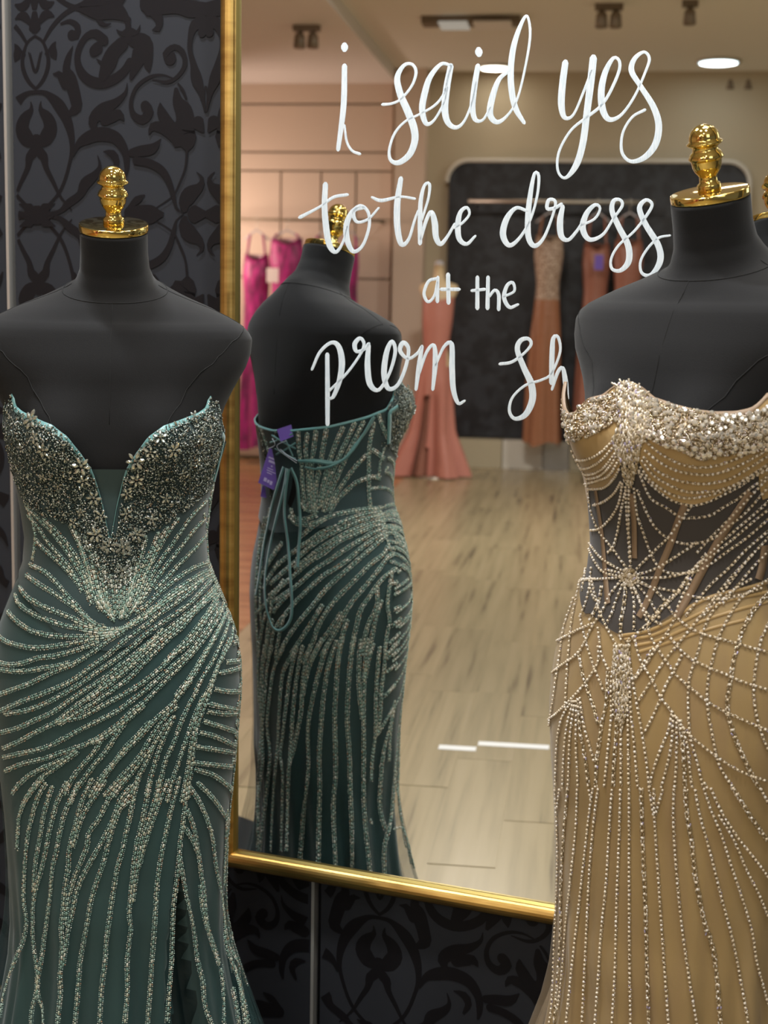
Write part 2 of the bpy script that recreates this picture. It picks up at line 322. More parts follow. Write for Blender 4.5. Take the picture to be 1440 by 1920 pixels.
# ------------------------------------------------------------ the mirror with its painted words
MB, MTP, ML, MR = .398, 2.72, -1.214, .36
mir = empty('wall_mirror', wp((ML+MR)/2, CC+.01, MB), 'large gold framed mirror with white handwriting hung on black damask boards', 'mirror')
v, f = box(wp((ML+MR)/2, CC+.004, (MB+MTP)/2), AXW, ((MR-ML)/2+.008, .004, (MTP-MB)/2+.008)); add_mesh('mirror_glass', v, f, M['mirror'], mir, False)
v, f = box(wp((ML+MR)/2, CC+.016, (MB+MTP)/2), AXW, ((MR-ML)/2+.02, .006, (MTP-MB)/2+.02)); add_mesh('backing_board', v, f, M['black_edge'], mir, False)
prof = [(0., .004), (0., -.004), (.004, -.008)] + [(.004+.0145*(1-math.cos(a)), -.008-.011*math.sin(a)) for a in np.linspace(.25, math.pi-.1, 9)] + [(.034, -.004), (.034, .026), (.0, .026)]
def rail(a, b, out):                       # a,b: corner (t,z) of the glass opening; out: mitre directions
    V = []; n = len(prof)
    for (t, z), (dt, dz) in ((a, out[0]), (b, out[1])):
        for w_, d_ in prof: V.append(wp(t+dt*w_, CC+d_, z+dz*w_))
    F = [(i, (i+1) % n, n+(i+1) % n, n+i) for i in range(n)] + [tuple(range(n)), tuple(range(2*n-1, n-1, -1))]
    o = add_mesh('frame_rail', V, F, M['frame'], mir, False, [M['frame'], M['frame_lip']], [1 if i < 2 else 0 for i in range(n)]+[0, 0])
    bm = bmesh.new(); bm.from_mesh(o.data); bmesh.ops.recalc_face_normals(bm, faces=bm.faces); bm.to_mesh(o.data); bm.free()
rail((ML, MB), (ML, MTP), ((-1, -1), (-1, 1))); rail((MR, MB), (MR, MTP), ((1, -1), (1, 1)))
rail((ML, MB), (MR, MB), ((-1, -1), (1, -1))); rail((ML, MTP), (MR, MTP), ((-1, 1), (1, 1)))
WORDS = {  # pen strokes: x,y,width
'A_i': '172,248,20;168,400,22;148,560,16|172,470,8;180,530,9;200,565,10;228,577,12|172,172,26;172,182,26',
'A_said': '315,392,12;350,388,10;385,370,10;425,320,10;440,270,12;425,241,12;395,245,14;370,290,22;380,350,26;410,420,28;432,480,28;435,530,26;415,580,24;375,610,20;345,600,14;340,560,10;360,500,10;400,455,9;450,430,9;510,395,10;545,350,10;560,290,12;572,250,12|570,245,12;535,240,14;495,285,20;475,340,24;463,410,24;478,463,18;508,450,10;545,385,10;558,330,10|570,248,22;555,330,26;548,410,26;560,460,22;590,478,16;620,455,10;648,390,10;665,310,10|672,248,20;660,320,22;652,400,22;662,448,18;690,450,10;718,405,10|675,190,28;676,200,28|785,268,12;750,300,18;725,370,24;718,430,24;745,458,18;785,430,10;820,370,9;850,250,9;868,130,10;856,60,10;830,100,16;805,180,22;795,270,24;800,350,24;815,410,22;845,460,14',
'A_yes': '1000,235,24;990,310,26;985,390,26;997,440,18;1030,430,10;1070,340,10;1098,265,10|1105,218,28;1095,310,28;1080,430,26;1065,540,26;1040,620,24;1000,667,12;972,640,10;976,570,10;1020,490,10;1080,440,12;1130,400,12;1165,350,12;1200,270,12;1202,228,12;1180,218,14;1150,270,22;1135,340,26;1140,410,26;1165,448,20;1210,430,12;1260,360,10;1300,270,10;1315,220,12;1295,195,12;1260,220,18;1248,265,22;1280,320,20;1330,400,24;1350,470,26;1338,540,26;1297,590,22;1245,605,14;1212,570,12;1215,500,10;1250,440,10;1298,412,12',
'B_to': '100,92,20;97,180,22;105,270,24;118,325,22;140,345,14;165,310,10;182,250,8|5,215,14;80,175,10;130,140,12;182,130,12|242,178,14;205,190,18;180,240,22;182,300,22;205,343,16;240,320,12;264,250,12;260,195,12;232,172,14;205,195,16;218,232,12;260,222,10;300,180,8',
'B_the': '275,140,10;310,152,14;380,138,10;435,145,10|383,70,18;370,160,24;370,250,24;385,315,20;412,298,12;435,225,10;448,190,8|455,312,16;455,230,18;458,150,16;472,95,12;490,90,12;487,140,10;462,225,9|458,295,12;480,222,14;498,195,16;510,235,24;515,290,22;532,315,18;557,288,12;585,240,10|585,255,9;615,235,10;640,203,10;630,178,12;607,195,16;597,240,22;602,295,20;630,315,14;662,285,9',
'B_dress': '855,190,12;815,180,14;780,220,22;766,280,24;790,320,18;830,290,12;870,220,10;895,130,10;900,60,12;885,50,12;870,120,18;860,210,22;862,290,22;885,322,18;920,290,12;955,200,10;962,155,12;938,150,14;932,182,14;960,180,14;985,165,12|990,175,16;980,230,24;985,285,22;1010,300,14;1040,270,12;1060,240,10|1060,245,10;1110,220,10;1130,182,10;1112,168,14;1080,200,20;1065,255,24;1090,298,18;1140,280,12;1180,220,10;1213,172,12;1206,150,12;1182,152,16;1175,190,20;1200,250,22;1235,320,24;1237,380,24;1207,414,16;1175,408,12;1172,370,10;1200,320,10;1260,265,10;1310,200,12;1325,165,12;1302,150,14;1278,180,20;1300,240,22;1348,320,24;1355,380,24;1322,430,16;1287,424,12;1282,380,10;1310,330,10;1350,292,10;1392,283,8',
'B_at': '515,445,12;487,455,12;470,500,12;485,532,12;508,510,10;520,460,10|522,440,12;520,530,14|560,430,16;562,535,16|535,485,14;600,485,14',
'B_the_': '670,440,14;670,555,16|650,490,12;697,485,12|710,440,14;708,555,16|715,512,10;735,488,12;750,505,14;750,560,14|770,512,10;808,492,10;803,460,12;782,470,14;770,515,16;790,552,14;822,542,10',
'B_prom': '107,730,16;108,860,18;108,990,16|50,785,10;80,720,12;122,685,14;150,700,20;162,760,24;152,830,20;128,890,14;112,892,8|115,865,10;180,800,10;230,730,10;245,690,12;230,668,14;210,690,18;217,718,14;245,710,12;262,690,14|262,695,16;258,770,22;267,840,22;300,862,14;340,800,12;362,720,14;350,680,14;330,720,20;320,800,22;335,856,18;370,845,14;400,780,14;412,710,14;392,685,18;380,715,16;410,745,12;445,725,12;460,702,12|462,700,14;450,780,18;440,860,12|452,800,10;480,720,12;507,695,14;512,760,20;503,860,12|513,770,10;545,700,12;573,690,18;575,780,22;580,860,20;598,912,14;622,903,9',
'B_sh': '755,765,12;800,757,12;848,722,10;872,690,12;860,670,14;832,677,18;820,712,20;845,780,22;872,840,26;876,900,26;850,955,22;810,970,14;790,940,12;802,890,10;850,845,10;910,825,10;948,800,10;980,720,10;973,665,12;955,668,16;950,730,20;948,835,18|950,860,10;972,795,14;990,780,14;1000,830,20;1006,895,16'}
def on_mirror(x, y, off=.0008):
    v_ = ray(x, y); return CAM + v_*((CC-off)/(v_ @ MN))
for key, s in WORDS.items():
    V = []; F = []
    for pen in s.split('|'):
        P = crom([[float(q) for q in a.split(',')] for a in pen.split(';')], 7)
        if key[0] == 'A': xy = P[:, :2]/2 + np.array([560, 0])
        else: xy = P[:, :2]/2 + np.array([560, 300])
        wd = np.maximum(P[:, 2], 8)/4*.98
        t = np.gradient(xy, axis=0); t /= np.linalg.norm(t, axis=1)[:, None]+1e-9; nn = np.stack([-t[:, 1], t[:, 0]], 1)
        rows = [xy+nn*wd[:, None], xy+nn*wd[:, None]*.6, xy-nn*wd[:, None]*.6, xy-nn*wd[:, None]]
        for e, sg in ((0, -1), (-1, 1)):    # round pen ends: pull the end rows in
            tt = t[e]*sg
            add = [xy[e]+tt*wd[e]*.8+nn[e]*wd[e]*.55, xy[e]+tt*wd[e]+nn[e]*wd[e]*.25, xy[e]+tt*wd[e]-nn[e]*wd[e]*.25, xy[e]+tt*wd[e]*.8-nn[e]*wd[e]*.55]
            rows = [np.vstack([[a_], r_]) if e == 0 else np.vstack([r_, [a_]]) for a_, r_ in zip(add, rows)]
        b = len(V); n = len(rows[0])
        for k, rw in enumerate(rows):
            for q in rw: V.append(on_mirror(q[0], q[1], .0004 if k in (0, 3) else .00055))
        for k in range(3):
            for i in range(n-1): F.append((b+k*n+i, b+k*n+i+1, b+(k+1)*n+i+1, b+(k+1)*n+i))
    add_mesh('painted_word', V, F, M['marker'], mir)

# ------------------------------------------------------------ dress forms
def tab(rows):
    A = np.array(sorted(rows)); return lambda z: [np.interp(z, A[:, 0], A[:, k]) for k in range(1, A.shape[1])]
# z above the camera, a half width, front depth, back depth, centre forward of the cap, tilt
BODY = [(.100, .0500, .0500, .0500, 0, .277), (.07, .0500, .0500, .0500, -.008, .287), (.045, .0520, .0515, .0560, -.015, .31), (.027, .0590, .0555, .0660, -.019, .36), (.018, .0665, .0590, .0730, -.020, .34),
 (.008, .088, .064, .080, -.020, .28), (-.002, .113, .067, .088, -.019, .21), (-.014, .146, .071, .096, -.017, .16), (-.026, .172, .075, .103, -.015, .09), (-.036, .190, .080, .108, -.013, .03), (-.046, .2015, .085, .112, -.011, 0),
 (-.058, .2075, .089, .115, -.009, 0), (-.075, .207, .095, .118, -.007, 0), (-.10, .198, .104, .123, -.004, 0), (-.133, .179, .107, .129, 0, 0), (-.16, .166, .113, .134, .003, 0), (-.20, .153, .120, .137, .006, 0), (-.24, .150, .128, .134, .006, 0),
 (-.28, .142, .119, .127, .004, 0), (-.32, .134, .116, .122, .003, 0), (-.36, .129, .116, .120, .002, 0), (-.40, .132, .117, .119, .003, 0), (-.44, .150, .124, .124, .008, 0), (-.52, .178, .134, .134, .010, 0), (-.60, .184, .139, .139, .010, 0), (-.70, .178, .134, .134, .009, 0), (-.80, .168, .128, .128, .008, 0)]
BT = tab(BODY)
SKIRT = [(-.40, .136, .121, .121, .003), (-.44, .154, .128, .128, .008), (-.48, .170, .133, .133, .011), (-.52, .183, .138, .138, .011), (-.56, .188, .142, .142, .011), (-.60, .189, .144, .144, .011), (-.64, .186, .143, .143, .011), (-.68, .183, .141, .141, .010), (-.72, .180, .137, .137, .009), (-.80, .173, .135, .135, .008), (-.88, .168, .132, .132, .007), (-.93, .167, .134, .134, .007), (-.98, .170, .133, .130, .007), (-1.03, .179, .137, .131, .007), (-1.08, .194, .145, .134, .007), (-1.14, .213, .156, .140, .007), (-1.25, .25, .19, .17, .007), (-1.375, .31, .25, .23, .007)]
ST = tab(SKIRT)
class Form:
    def __init__(s, cap, psi, bust=(.030, .075), grow=0., dz=0.):
        s.cap = np.array(cap); s.S = np.array([math.cos(psi), math.sin(psi), 0]); s.F = np.array([math.sin(psi), -math.cos(psi), 0])
        s.zc = cap[2]-.105; s.bust = bust; s.grow = grow; s.dz = dz
        s.loc = np.array([cap[0], cap[1], 0]) + s.F*.006
    def W(s, side, fwd, z): return np.array([s.cap[0], s.cap[1], 0]) + s.S*side + s.F*fwd + Z*(z + s.zc + H)
    def pt(s, phi, z, off=0., layer='body', n=2.15):      # phi 0 front, + towards the form's left (camera right)
        if layer == 'skirt': a, bf, bb, f0 = ST(z); tl = 0
        else: a, bf, bb, f0, tl = BT(z)
        a += off + (s.grow if layer != 'body' else 0); c, sn = math.cos(phi), math.sin(phi); b = (bf if c > 0 else bb) + off
        e = 2/n; side = a*math.copysign(abs(sn)**e, sn); fw = b*math.copysign(abs(c)**e, c)
        if c > 0 and -.36 < z < -.06:
            A, sx = s.bust; g = math.exp(-((z+.195+s.dz)/.050)**2)
            if layer == 'body': A *= .8
            fw += A*g*(math.exp(-((side-.078)/.042)**2)+math.exp(-((side+.078)/.042)**2))
        return s.W(side, f0+fw, z - fw*math.tan(tl))
    def bodyring(s, z, off=0., n=2.15, k=96): return [s.pt(2*math.pi*j/k, z, off, 'body', n) for j in range(k)]
def loft(rings, closed=True):
    k = len(rings[0]); V = [p for r_ in rings for p in r_]; F = []
    for i in range(len(rings)-1):
        for j in range(k if closed else k-1): F.append((i*k+j, (i+1)*k+j, (i+1)*k+(j+1) % k, i*k+(j+1) % k))
    return V, F
def bvh(V, F): return BVHTree.FromPolygons([Vector(p) for p in V], [tuple(map(int, f_)) for f_ in F])

def make_form(fm, label):
    root = empty('dress_form', fm.loc, label, 'mannequin', 'black dress forms with gold finials')
    zs = np.r_[np.arange(.100, -.06, -.004), np.arange(-.06, -.80, -.02)]
    rings = [fm.bodyring(z) for z in zs]; V, F = loft(rings); k = 96
    F.append(tuple(range(k))); F.append(tuple(len(V)-1-j for j in range(k)))
    add_mesh('torso', V, F, M['jersey'], root); BV = bvh(V, F)
    ax = Z*math.cos(.277) + fm.F*math.sin(.277); c0 = fm.W(0, 0, .1005)
    add_mesh('neck_cap', *lathe([(.0495, 0), (.0512, .0006), (.0515, .002), (.0515, .0095), (.0508, .0108), (.049, .0112)], c0, ax, 56), M['gold'], root)
    pr = [(.0150, .0110), (.0156, .0125), (.0156, .0180), (.0150, .0200), (.0118, .0225), (.0115, .0300), (.0130, .0325), (.0165, .0370), (.0190, .0430), (.0197, .0490), (.0200, .0505), (.0226, .0530), (.0228, .0545), (.0200, .0605), (.0170, .0630), (.0165, .0665), (.0185, .0690), (.0225, .0710), (.0236, .0725), (.0232, .0740), (.0200, .0760), (.0197, .0790)]
    pr += [(.0196*math.cos(a), .079+.0178*math.sin(a)) for a in np.linspace(.1, 1.52, 10)]
    o = add_mesh('finial', *lathe(pr, c0, ax, 48), M['gold'], root)
    def seam(pts, r_=.0006, name='seam'):
        Q = []
        for p in crom(pts, .01):
            h = BV.find_nearest(Vector(p)); Q.append(np.array(h[0])+np.array(h[1])*.0002)
        add_mesh(name, *tube(Q, r_, 5), M['seam'], root)
    seam([fm.pt(2*math.pi*j/24, .0125, .0, 'body') for j in range(25)], .0009)
    seam([fm.pt(0.0, z) for z in (.012, -.03, -.08, -.13, -.18)], .0005)
    seam([fm.pt(math.pi, z) for z in (.03, -.03, -.08, -.13, -.18)], .0005)
    for s_ in (-1, 1):
        seam([fm.pt(s_*1.62, z) for z in (.02, .0, -.014, -.026, -.040)], .0006)
        seam([fm.W(s_*.196, .0, -.038), fm.W(s_*.192, .05, -.052), fm.W(s_*.167, .11, -.084), fm.W(s_*.137, .12, -.113), fm.W(s_*.098, .14, -.160), fm.W(s_*.07, .15, -.195)], .0007)
        seam([fm.W(s_*.196, -.02, -.036), fm.W(s_*.188, -.07, -.06), fm.W(s_*.165, -.10, -.10), fm.W(s_*.15, -.11, -.15), fm.W(s_*.13, -.12, -.19)], .0007)
    # stand: pole and round base
    b0 = fm.W(0, .006, 0); b0[2] = 0
    add_mesh('stand_pole', *tube([b0+Z*.012, b0+Z*(.70)], .014, 20), M['gold'], root)
    add_mesh('stand_base', *lathe([(.15, .0), (.15, .005), (.145, .009), (.03, .012), (.018, .016)], b0+Z*.0022, Z, 48), M['gold'], root)
    return root
F1 = Form((-.412, 2.240, .105), math.radians(6.5))
F2 = Form((.421, 1.972, .148), math.radians(-45), bust=(.034, .075), grow=.004)
form1 = make_form(F1, 'black dress form wearing the teal beaded gown, left of the mirror')
form2 = make_form(F2, 'black dress form wearing the champagne pearl gown, at the right edge')

# ------------------------------------------------------------ casting the traced embroidery onto the gowns
class Caster:
    def __init__(s): s.V = []; s.F = []; s.tree = None
    def add(s, V, F):
        b = len(s.V); s.V += list(V); s.F += [tuple(i+b for i in f_) for f_ in F]
    def build(s, axis): s.tree = bvh(s.V, s.F); s.axis = axis
    def cast(s, x, y, virt=False, snap=.02):
        d = ray(x, y); o_ = CAM.copy()
        if virt: o_ = refl(o_); d = d - 2*(d @ MN)*MN
        h = s.tree.ray_cast(Vector(o_), Vector(d))
        if h[0] is not None: p = np.array(h[0]); n_ = np.array(h[1])
        else:
            k = (s.axis - o_) @ d; q = o_ + d*k; h = s.tree.find_nearest(Vector(q))
            if h[0] is None: return None
            p = np.array(h[0]); n_ = np.array(h[1])
            if np.linalg.norm(p-q) > .16: return None
            # distance off the silhouette
            w_ = p-o_; off = np.linalg.norm(w_ - d*(w_ @ d))
            if off > snap: return None
        ax = p - s.axis; ax[2] = 0
        if n_ @ ax < 0: n_ = -n_
        return p, n_
    def path(s, pts, virt=False, step=5, snap=.02, yr=(-1e9, 1e9)):
        out = []
        for q in crom(pts, step):
            if not yr[0] <= q[1] <= yr[1]: continue
            r_ = s.cast(q[0], q[1], virt, snap)
            if r_ is not None and not (virt and snap < .02 and r_[1] @ (CAM-r_[0]) > .25*np.linalg.norm(CAM-r_[0])): out.append(np.r_[r_[0], r_[1]])
        if len(out) < 2: return None
        out = np.array(out); keep = [0]
        for i in range(1, len(out)):
            if np.linalg.norm(out[i, :3]-out[keep[-1], :3]) < .03: keep.append(i)
        out = out[keep]
        for _ in range(2):
            if len(out) > 2: out[1:-1, :] = .25*out[:-2]+.5*out[1:-1]+.25*out[2:]
        out[:, 3:] /= np.linalg.norm(out[:, 3:], axis=1)[:, None]+1e-9
        return out if len(out) > 1 else None
OCT = np.array([(1, 0, 0), (-1, 0, 0), (0, 1, 0), (0, -1, 0), (0, 0, 1), (0, 0, -1)], float)
OCTF = np.array([(0, 2, 4), (2, 1, 4), (1, 3, 4), (3, 0, 4), (2, 0, 5), (1, 2, 5), (3, 1, 5), (0, 3, 5)])
_t = np.linspace(0, 2*math.pi, 7)[:-1]
BUG = np.array([(x_, math.cos(a)*r_, math.sin(a)*r_) for x_, r_ in ((-1, .6), (-.82, 1), (.82, 1), (1, .6)) for a in _t])
BUGF = [(i*6+j, i*6+(j+1) % 6, (i+1)*6+(j+1) % 6, (i+1)*6+j) for i in range(3) for j in range(6)]
BUGF = np.array([t_ for q in BUGF for t_ in ((q[0], q[1], q[2]), (q[0], q[2], q[3]))] + [(0, 2, 1), (0, 3, 2), (0, 4, 3), (0, 5, 4), (18, 19, 20), (18, 20, 21), (18, 21, 22), (18, 22, 23)])
_ph = (1+5**.5)/2
ICO = np.array([(-1, _ph, 0), (1, _ph, 0), (-1, -_ph, 0), (1, -_ph, 0), (0, -1, _ph), (0, 1, _ph), (0, -1, -_ph), (0, 1, -_ph), (_ph, 0, -1), (_ph, 0, 1), (-_ph, 0, -1), (-_ph, 0, 1)])/math.sqrt(1+_ph*_ph)
ICOF = np.array([(0, 11, 5), (0, 5, 1), (0, 1, 7), (0, 7, 10), (0, 10, 11), (1, 5, 9), (5, 11, 4), (11, 10, 2), (10, 7, 6), (7, 1, 8), (3, 9, 4), (3, 4, 2), (3, 2, 6), (3, 6, 8), (3, 8, 9), (4, 9, 5), (2, 4, 11), (6, 2, 10), (8, 6, 7), (9, 8, 1)])
def stamp(PV_, PF_, P, T, Nn, sc, jit=.15):  # place copies: points, tangents, normals, per-axis sizes
    P = np.asarray(P); n = len(P)
    if n == 0: return np.zeros((0, 3)), np.zeros((0, 3), int)
    T = T + RNG.normal(0, jit, T.shape); Nn = Nn/(np.linalg.norm(Nn, axis=1)[:, None]+1e-9); T = T - Nn*(T*Nn).sum(1)[:, None]; T /= np.linalg.norm(T, axis=1)[:, None]+1e-9; B = np.cross(Nn, T)
    sc = np.broadcast_to(np.asarray(sc, float), (n, 3))
    L = PV_[None]*sc[:, None]
    V = P[:, None] + L[..., 0:1]*T[:, None] + L[..., 1:2]*B[:, None] + L[..., 2:3]*Nn[:, None]
    F = PF_[None] + (np.arange(n)*len(PV_))[:, None, None]
    return V.reshape(-1, 3), F.reshape(-1, 3)
def join(parts):
    V = []; F = []; b = 0
    for v_, f_ in parts:
        if len(v_): V.append(v_); F.append(f_+b); b += len(v_)
    return (np.vstack(V), np.vstack(F)) if V else (None, None)
def frames(Q):
    T = np.gradient(Q[:, :3], axis=0); T /= np.linalg.norm(T, axis=1)[:, None]+1e-9; return T, Q[:, 3:]
def strand_teal(path, parent, wide=1., pearls=False):
    if path is None: return
    parts = []; Q = resample(path, .0076)
    if len(Q) < 2: return
    T, Nn = frames(Q); B = np.cross(Nn, T); parts.append(stamp(BUG, BUGF, Q[:, :3]+Nn*.0012, T, Nn, (.0030, .0015*wide, .0014), .06))
    o = fast_mesh('bead_strand', *join(parts), M['bugle'], parent)
    Q = resample(path, .0031); T, Nn = frames(Q); B = np.cross(Nn, T); parts = []
    for sd in ((-1, 1) if wide < 1.4 else (-1.75, -.95, .95, 1.75)):
        n = len(Q); P = Q[:, :3] + B*(sd*.0029*wide) + Nn*.0007 + RNG.normal(0, .0003, (n, 3))
        parts.append(stamp(OCT, OCTF, P, T, Nn, np.stack([RNG.uniform(.0010, .0017, n)*wide]*3, 1), .8))
    v_, f_ = join(parts); fast_mesh('edge_beads', v_, f_, M['teal_bead'], o)
def strand_pearl(path, parent, kind=0):
    if path is None: return
    P0 = resample(path, .0064 if kind == 0 else .0096)
    if len(P0) < 2: return
    T, Nn = frames(P0)
    r_ = RNG.uniform(.0017, .0022, len(P0)); o = fast_mesh('pearl_strand', *stamp(ICO, ICOF, P0[:, :3]+Nn*.0016, T, Nn, np.stack([r_]*3, 1), .8), M['pearl'], parent, True)
    Q = resample(path, .0026); T, Nn = frames(Q); B = np.cross(Nn, T); n = len(Q); parts = []
    for sd in (-1, 1):
        parts.append(stamp(OCT if kind == 0 else BUG, OCTF if kind == 0 else BUGF, (Q[:, :3] + B*(sd*(.0012 if kind == 0 else .0019)) + Nn*.0008 + RNG.normal(0, .0003, (n, 3)))[::1 if kind == 0 else 2], T[::1 if kind == 0 else 2], Nn[::1 if kind == 0 else 2], (.0012, .0011, .0011) if kind == 0 else (.0021, .0011, .0011), .25))
    fast_mesh('edge_beads', *join(parts), M['champ_bead'], o)
def polys(s): return [[tuple(float(q) for q in a.split(',')) for a in l.split(' ')] for l in s.strip().split('\n') if l.strip()]
def mapc(P, ox, oy, k): return [(x/k+ox, y/k+oy) for x, y in P]
def inside(P, x, y):
    c = False; j = len(P)-1
    for i in range(len(P)):
        if (P[i][1] > y) != (P[j][1] > y) and x < (P[j][0]-P[i][0])*(y-P[i][1])/(P[j][1]-P[i][1])+P[i][0]: c = not c
        j = i
    return c

# ------------------------------------------------------------ gown shells
BOD = [(-.10, .157, .112, .126, 0, 0), (-.133, .158, .118, .131, 0, 0), (-.16, .159, .126, .137, .003, 0), (-.20, .160, .133, .141, .006, 0), (-.24, .152, .131, .138, .006, 0), (-.28, .144, .121, .131, .004, 0),
       (-.32, .138, .120, .126, .003, 0), (-.36, .133, .120, .124, .002, 0), (-.40, .136, .121, .122, .003, 0), (-.44, .153, .128, .128, .008, 0), (-.48, .169, .133, .133, .010, 0), (-.52, .182, .138, .138, .011, 0)]
BDT = tab(BOD)
def gp(fm, phi, z, off=0., n=2.15):         # gown bodice surface
    a, bf, bb, f0, _ = BDT(z); a += off+fm.grow; c, sn = math.cos(phi), math.sin(phi); b = (bf if c > 0 else bb)+off+fm.grow*.6
    if fm.grow: a += .034*smooth(-.27, -.16, z)
    e = 2/n; side = a*math.copysign(abs(sn)**e, sn); fw = b*math.copysign(abs(c)**e, c)
    if fm.grow and c > 0: fw += .030*smooth(-.36, -.22, z)*math.exp(-(side/.045)**2)
    if c > 0 and z > -.40:
        A, sx = fm.bust; g = math.exp(-((z+.200)/.055)**2); fw += A*g*(math.exp(-((side-.080)/.045)**2)+math.exp(-((side+.080)/.045)**2))
    return fm.W(side, f0+fw, z)
def smooth(a, b, x): t = min(1, max(0, (x-a)/(b-a))); return t*t*(3-2*t)
def sp(fm, phi, z, off=0., folds=None, seed=0.):   # gown skirt surface
    a, bf, bb, f0 = ST(z); k = smooth(-.40, -.48, z); off += fm.grow*(1-k*.6)
    c, sn = math.cos(phi), math.sin(phi); n = 2.1; e = 2/n
    if folds:
        g = smooth(-.70, -1.25, z); off += g*(folds*math.sin(11*phi+seed+1.5*math.sin(2*phi+seed)) + folds*.6*math.sin(23*phi+seed*2+z*2))
    a += off; b = (bf if c > 0 else bb)+off
    return fm.W(a*math.copysign(abs(sn)**e, sn), f0+b*math.copysign(abs(c)**e, c), z)
def deg_tab(rows):
    A = np.array(sorted(rows), float); return lambda d: float(np.interp(d, A[:, 0], A[:, 1]))
def wrapdeg(phi): return (math.degrees(phi)+180) % 360 - 180
NC = 224
def cols(): return [2*math.pi*j/NC for j in range(NC)]
def band(fm, top, bot, rows, fn, spread=None):
    R = []
    for i in range(rows+1):
        t = i/rows; R.append([fn(p, top(wrapdeg(p))*(1-t)+bot(wrapdeg(p))*t) for p in cols()])
    return loft(R)
# --- teal gown
zt_s = deg_tab([(0, -.350), (3, -.30), (7.3, -.247), (12.7, -.220), (18.5, -.196), (27, -.180), (40, -.171), (50, -.165), (57, -.158), (61, -.140), (64, -.129), (67, -.130), (70, -.148), (77, -.180), (86, -.203), (100, -.216), (130, -.235), (160, -.246), (180, -.250)])
zt1 = lambda d: zt_s(abs(d))
zb1 = deg_tab([(-180, -.455), (-140, -.435), (-100, -.410), (-80, -.412), (-55, -.436), (-34, -.462), (-27, -.478), (-10, -.502), (0, -.508), (12, -.495), (35, -.462), (55, -.44), (80, -.425), (100, -.412), (140, -.435), (180, -.455)])
ZBOT = -1.372
g1 = empty('beaded_gown', F1.loc, 'strapless teal gown with crystal plunge bodice and curving bead strands', 'gown')
C1 = Caster()
V, Fc = band(F1, zt1, zb1, 30, lambda p, z: gp(F1, p, z, .0045)); add_mesh('bodice', V, Fc, M['bodice_mesh'], g1); C1.add(V, Fc)
slit = deg_tab([(-1.40, 17.), (-1.136, 23.), (-1.0, 27.5), (-.83, 33)]); slit2 = deg_tab([(-1.40, 57.), (-1.136, 48.), (-1.0, 44.), (-.83, 34.5)])
def skirt_rows(fm, top, rows, off, folds, wedge, shrink):
    R = []; mi = []
    for i in range(rows+1):
        t = i/rows; row = []
        for p in cols():
            d = wrapdeg(p); zt = top(d); z = zt*(1-t)+ZBOT*t; o_ = off - shrink*smooth(-.88, -1.25, z)
            o_ = o_*1.0 - .003*(1-smooth(zt, zt-.02, z))
            if wedge and z < -.83:
                a_, b_ = slit(z), slit2(z)
                if a_ < d < b_: o_ -= .028*min(1, (d-a_)/1.5, (b_-d)/1.5)
            row.append(sp(fm, p, z, o_, folds, .7))
            if i < rows: mi.append(1 if wedge and z < -.83 and slit(z)-.6 < d < slit2(z)-.8 else 0)
        R.append(row)
    V, F_ = loft(R); return V, F_, mi
V, Fc, mi = skirt_rows(F1, zb1, 90, .001, .006, True, .034)
add_mesh('skirt', V, Fc, M['tulle'], g1, True, [M['tulle'], M['lining']], mi)
zs1 = lambda d: -.56
R = []
for i in range(61):
    R.append([sp(F1, p, zq, .0022+.0023*smooth(-.5, -1.0, zq), .007+.004*smooth(-.9, -1.2, zq), .7) for p in cols() for zq in (zb1(wrapdeg(p))*(1-i/60)+ZBOT*i/60,)])
V, Fc = loft(R)
keep = []
for q, f_ in enumerate(Fc):                # the overlay parts at the slit
    i, j = divmod(q, NC); d = wrapdeg(2*math.pi*(j+.5)/NC); z = zb1(d)*(1-(i+.5)/60)+ZBOT*(i+.5)/60
    if z < -.84 and slit(z) < d < slit2(z): continue
    keep.append(f_)
add_mesh('tulle_overlay', V, keep, M['sheer'], g1)
R = []
for i in range(91):
    t = i/90; R.append([sp(F1, p, zb1(wrapdeg(p))*(1-t)+ZBOT*t, .003, .007+.004*smooth(-.9, -1.2, zb1(wrapdeg(p))*(1-t)+ZBOT*t), .7) for p in cols()])
V, Fc = loft(R); C1.add(V, Fc); C1.build(F1.W(0, .006, 0))
# edge binding, plunge insert
edge = [gp(F1, p, zt1(wrapdeg(p))+.0005, .0045) for p in cols()]
def ribbon(P, Nn, wdt, mt, parent, name, thick=.0009):
    P = np.asarray(P); T = np.gradient(P, axis=0); T /= np.linalg.norm(T, axis=1)[:, None]+1e-9; B = np.cross(Nn, T); B /= np.linalg.norm(B, axis=1)[:, None]+1e-9
    wdt = np.broadcast_to(wdt, (len(P),))[:, None]/2
    V = np.concatenate([P+B*wdt+Nn*thick/2, P-B*wdt+Nn*thick/2, P-B*wdt-Nn*thick/2, P+B*wdt-Nn*thick/2]); n = len(P); F_ = []
    for k in range(4):
        for i in range(n-1): F_.append((k*n+i, k*n+i+1, ((k+1) % 4)*n+i+1, ((k+1) % 4)*n+i))
    return add_mesh(name, V, F_, mt, parent)
ph = cols(); ew = []
V = []
for i, p in enumerate(ph):
    d = abs(wrapdeg(p)); wdt = .0065 if 8 < d < 66 else .0032; z = zt1(wrapdeg(p))
    V += [gp(F1, p, z+.0015, .003), gp(F1, p, z+.0015, .0062), gp(F1, p, z-wdt, .0060)]
Fc = []
for i in range(NC):
    a = i*3; b = ((i+1) % NC)*3
    for k in range(2): Fc.append((a+k, a+k+1, b+k+1, b+k))
add_mesh('satin_binding', V, Fc, M['satin'], g1)
V = []; n = 12
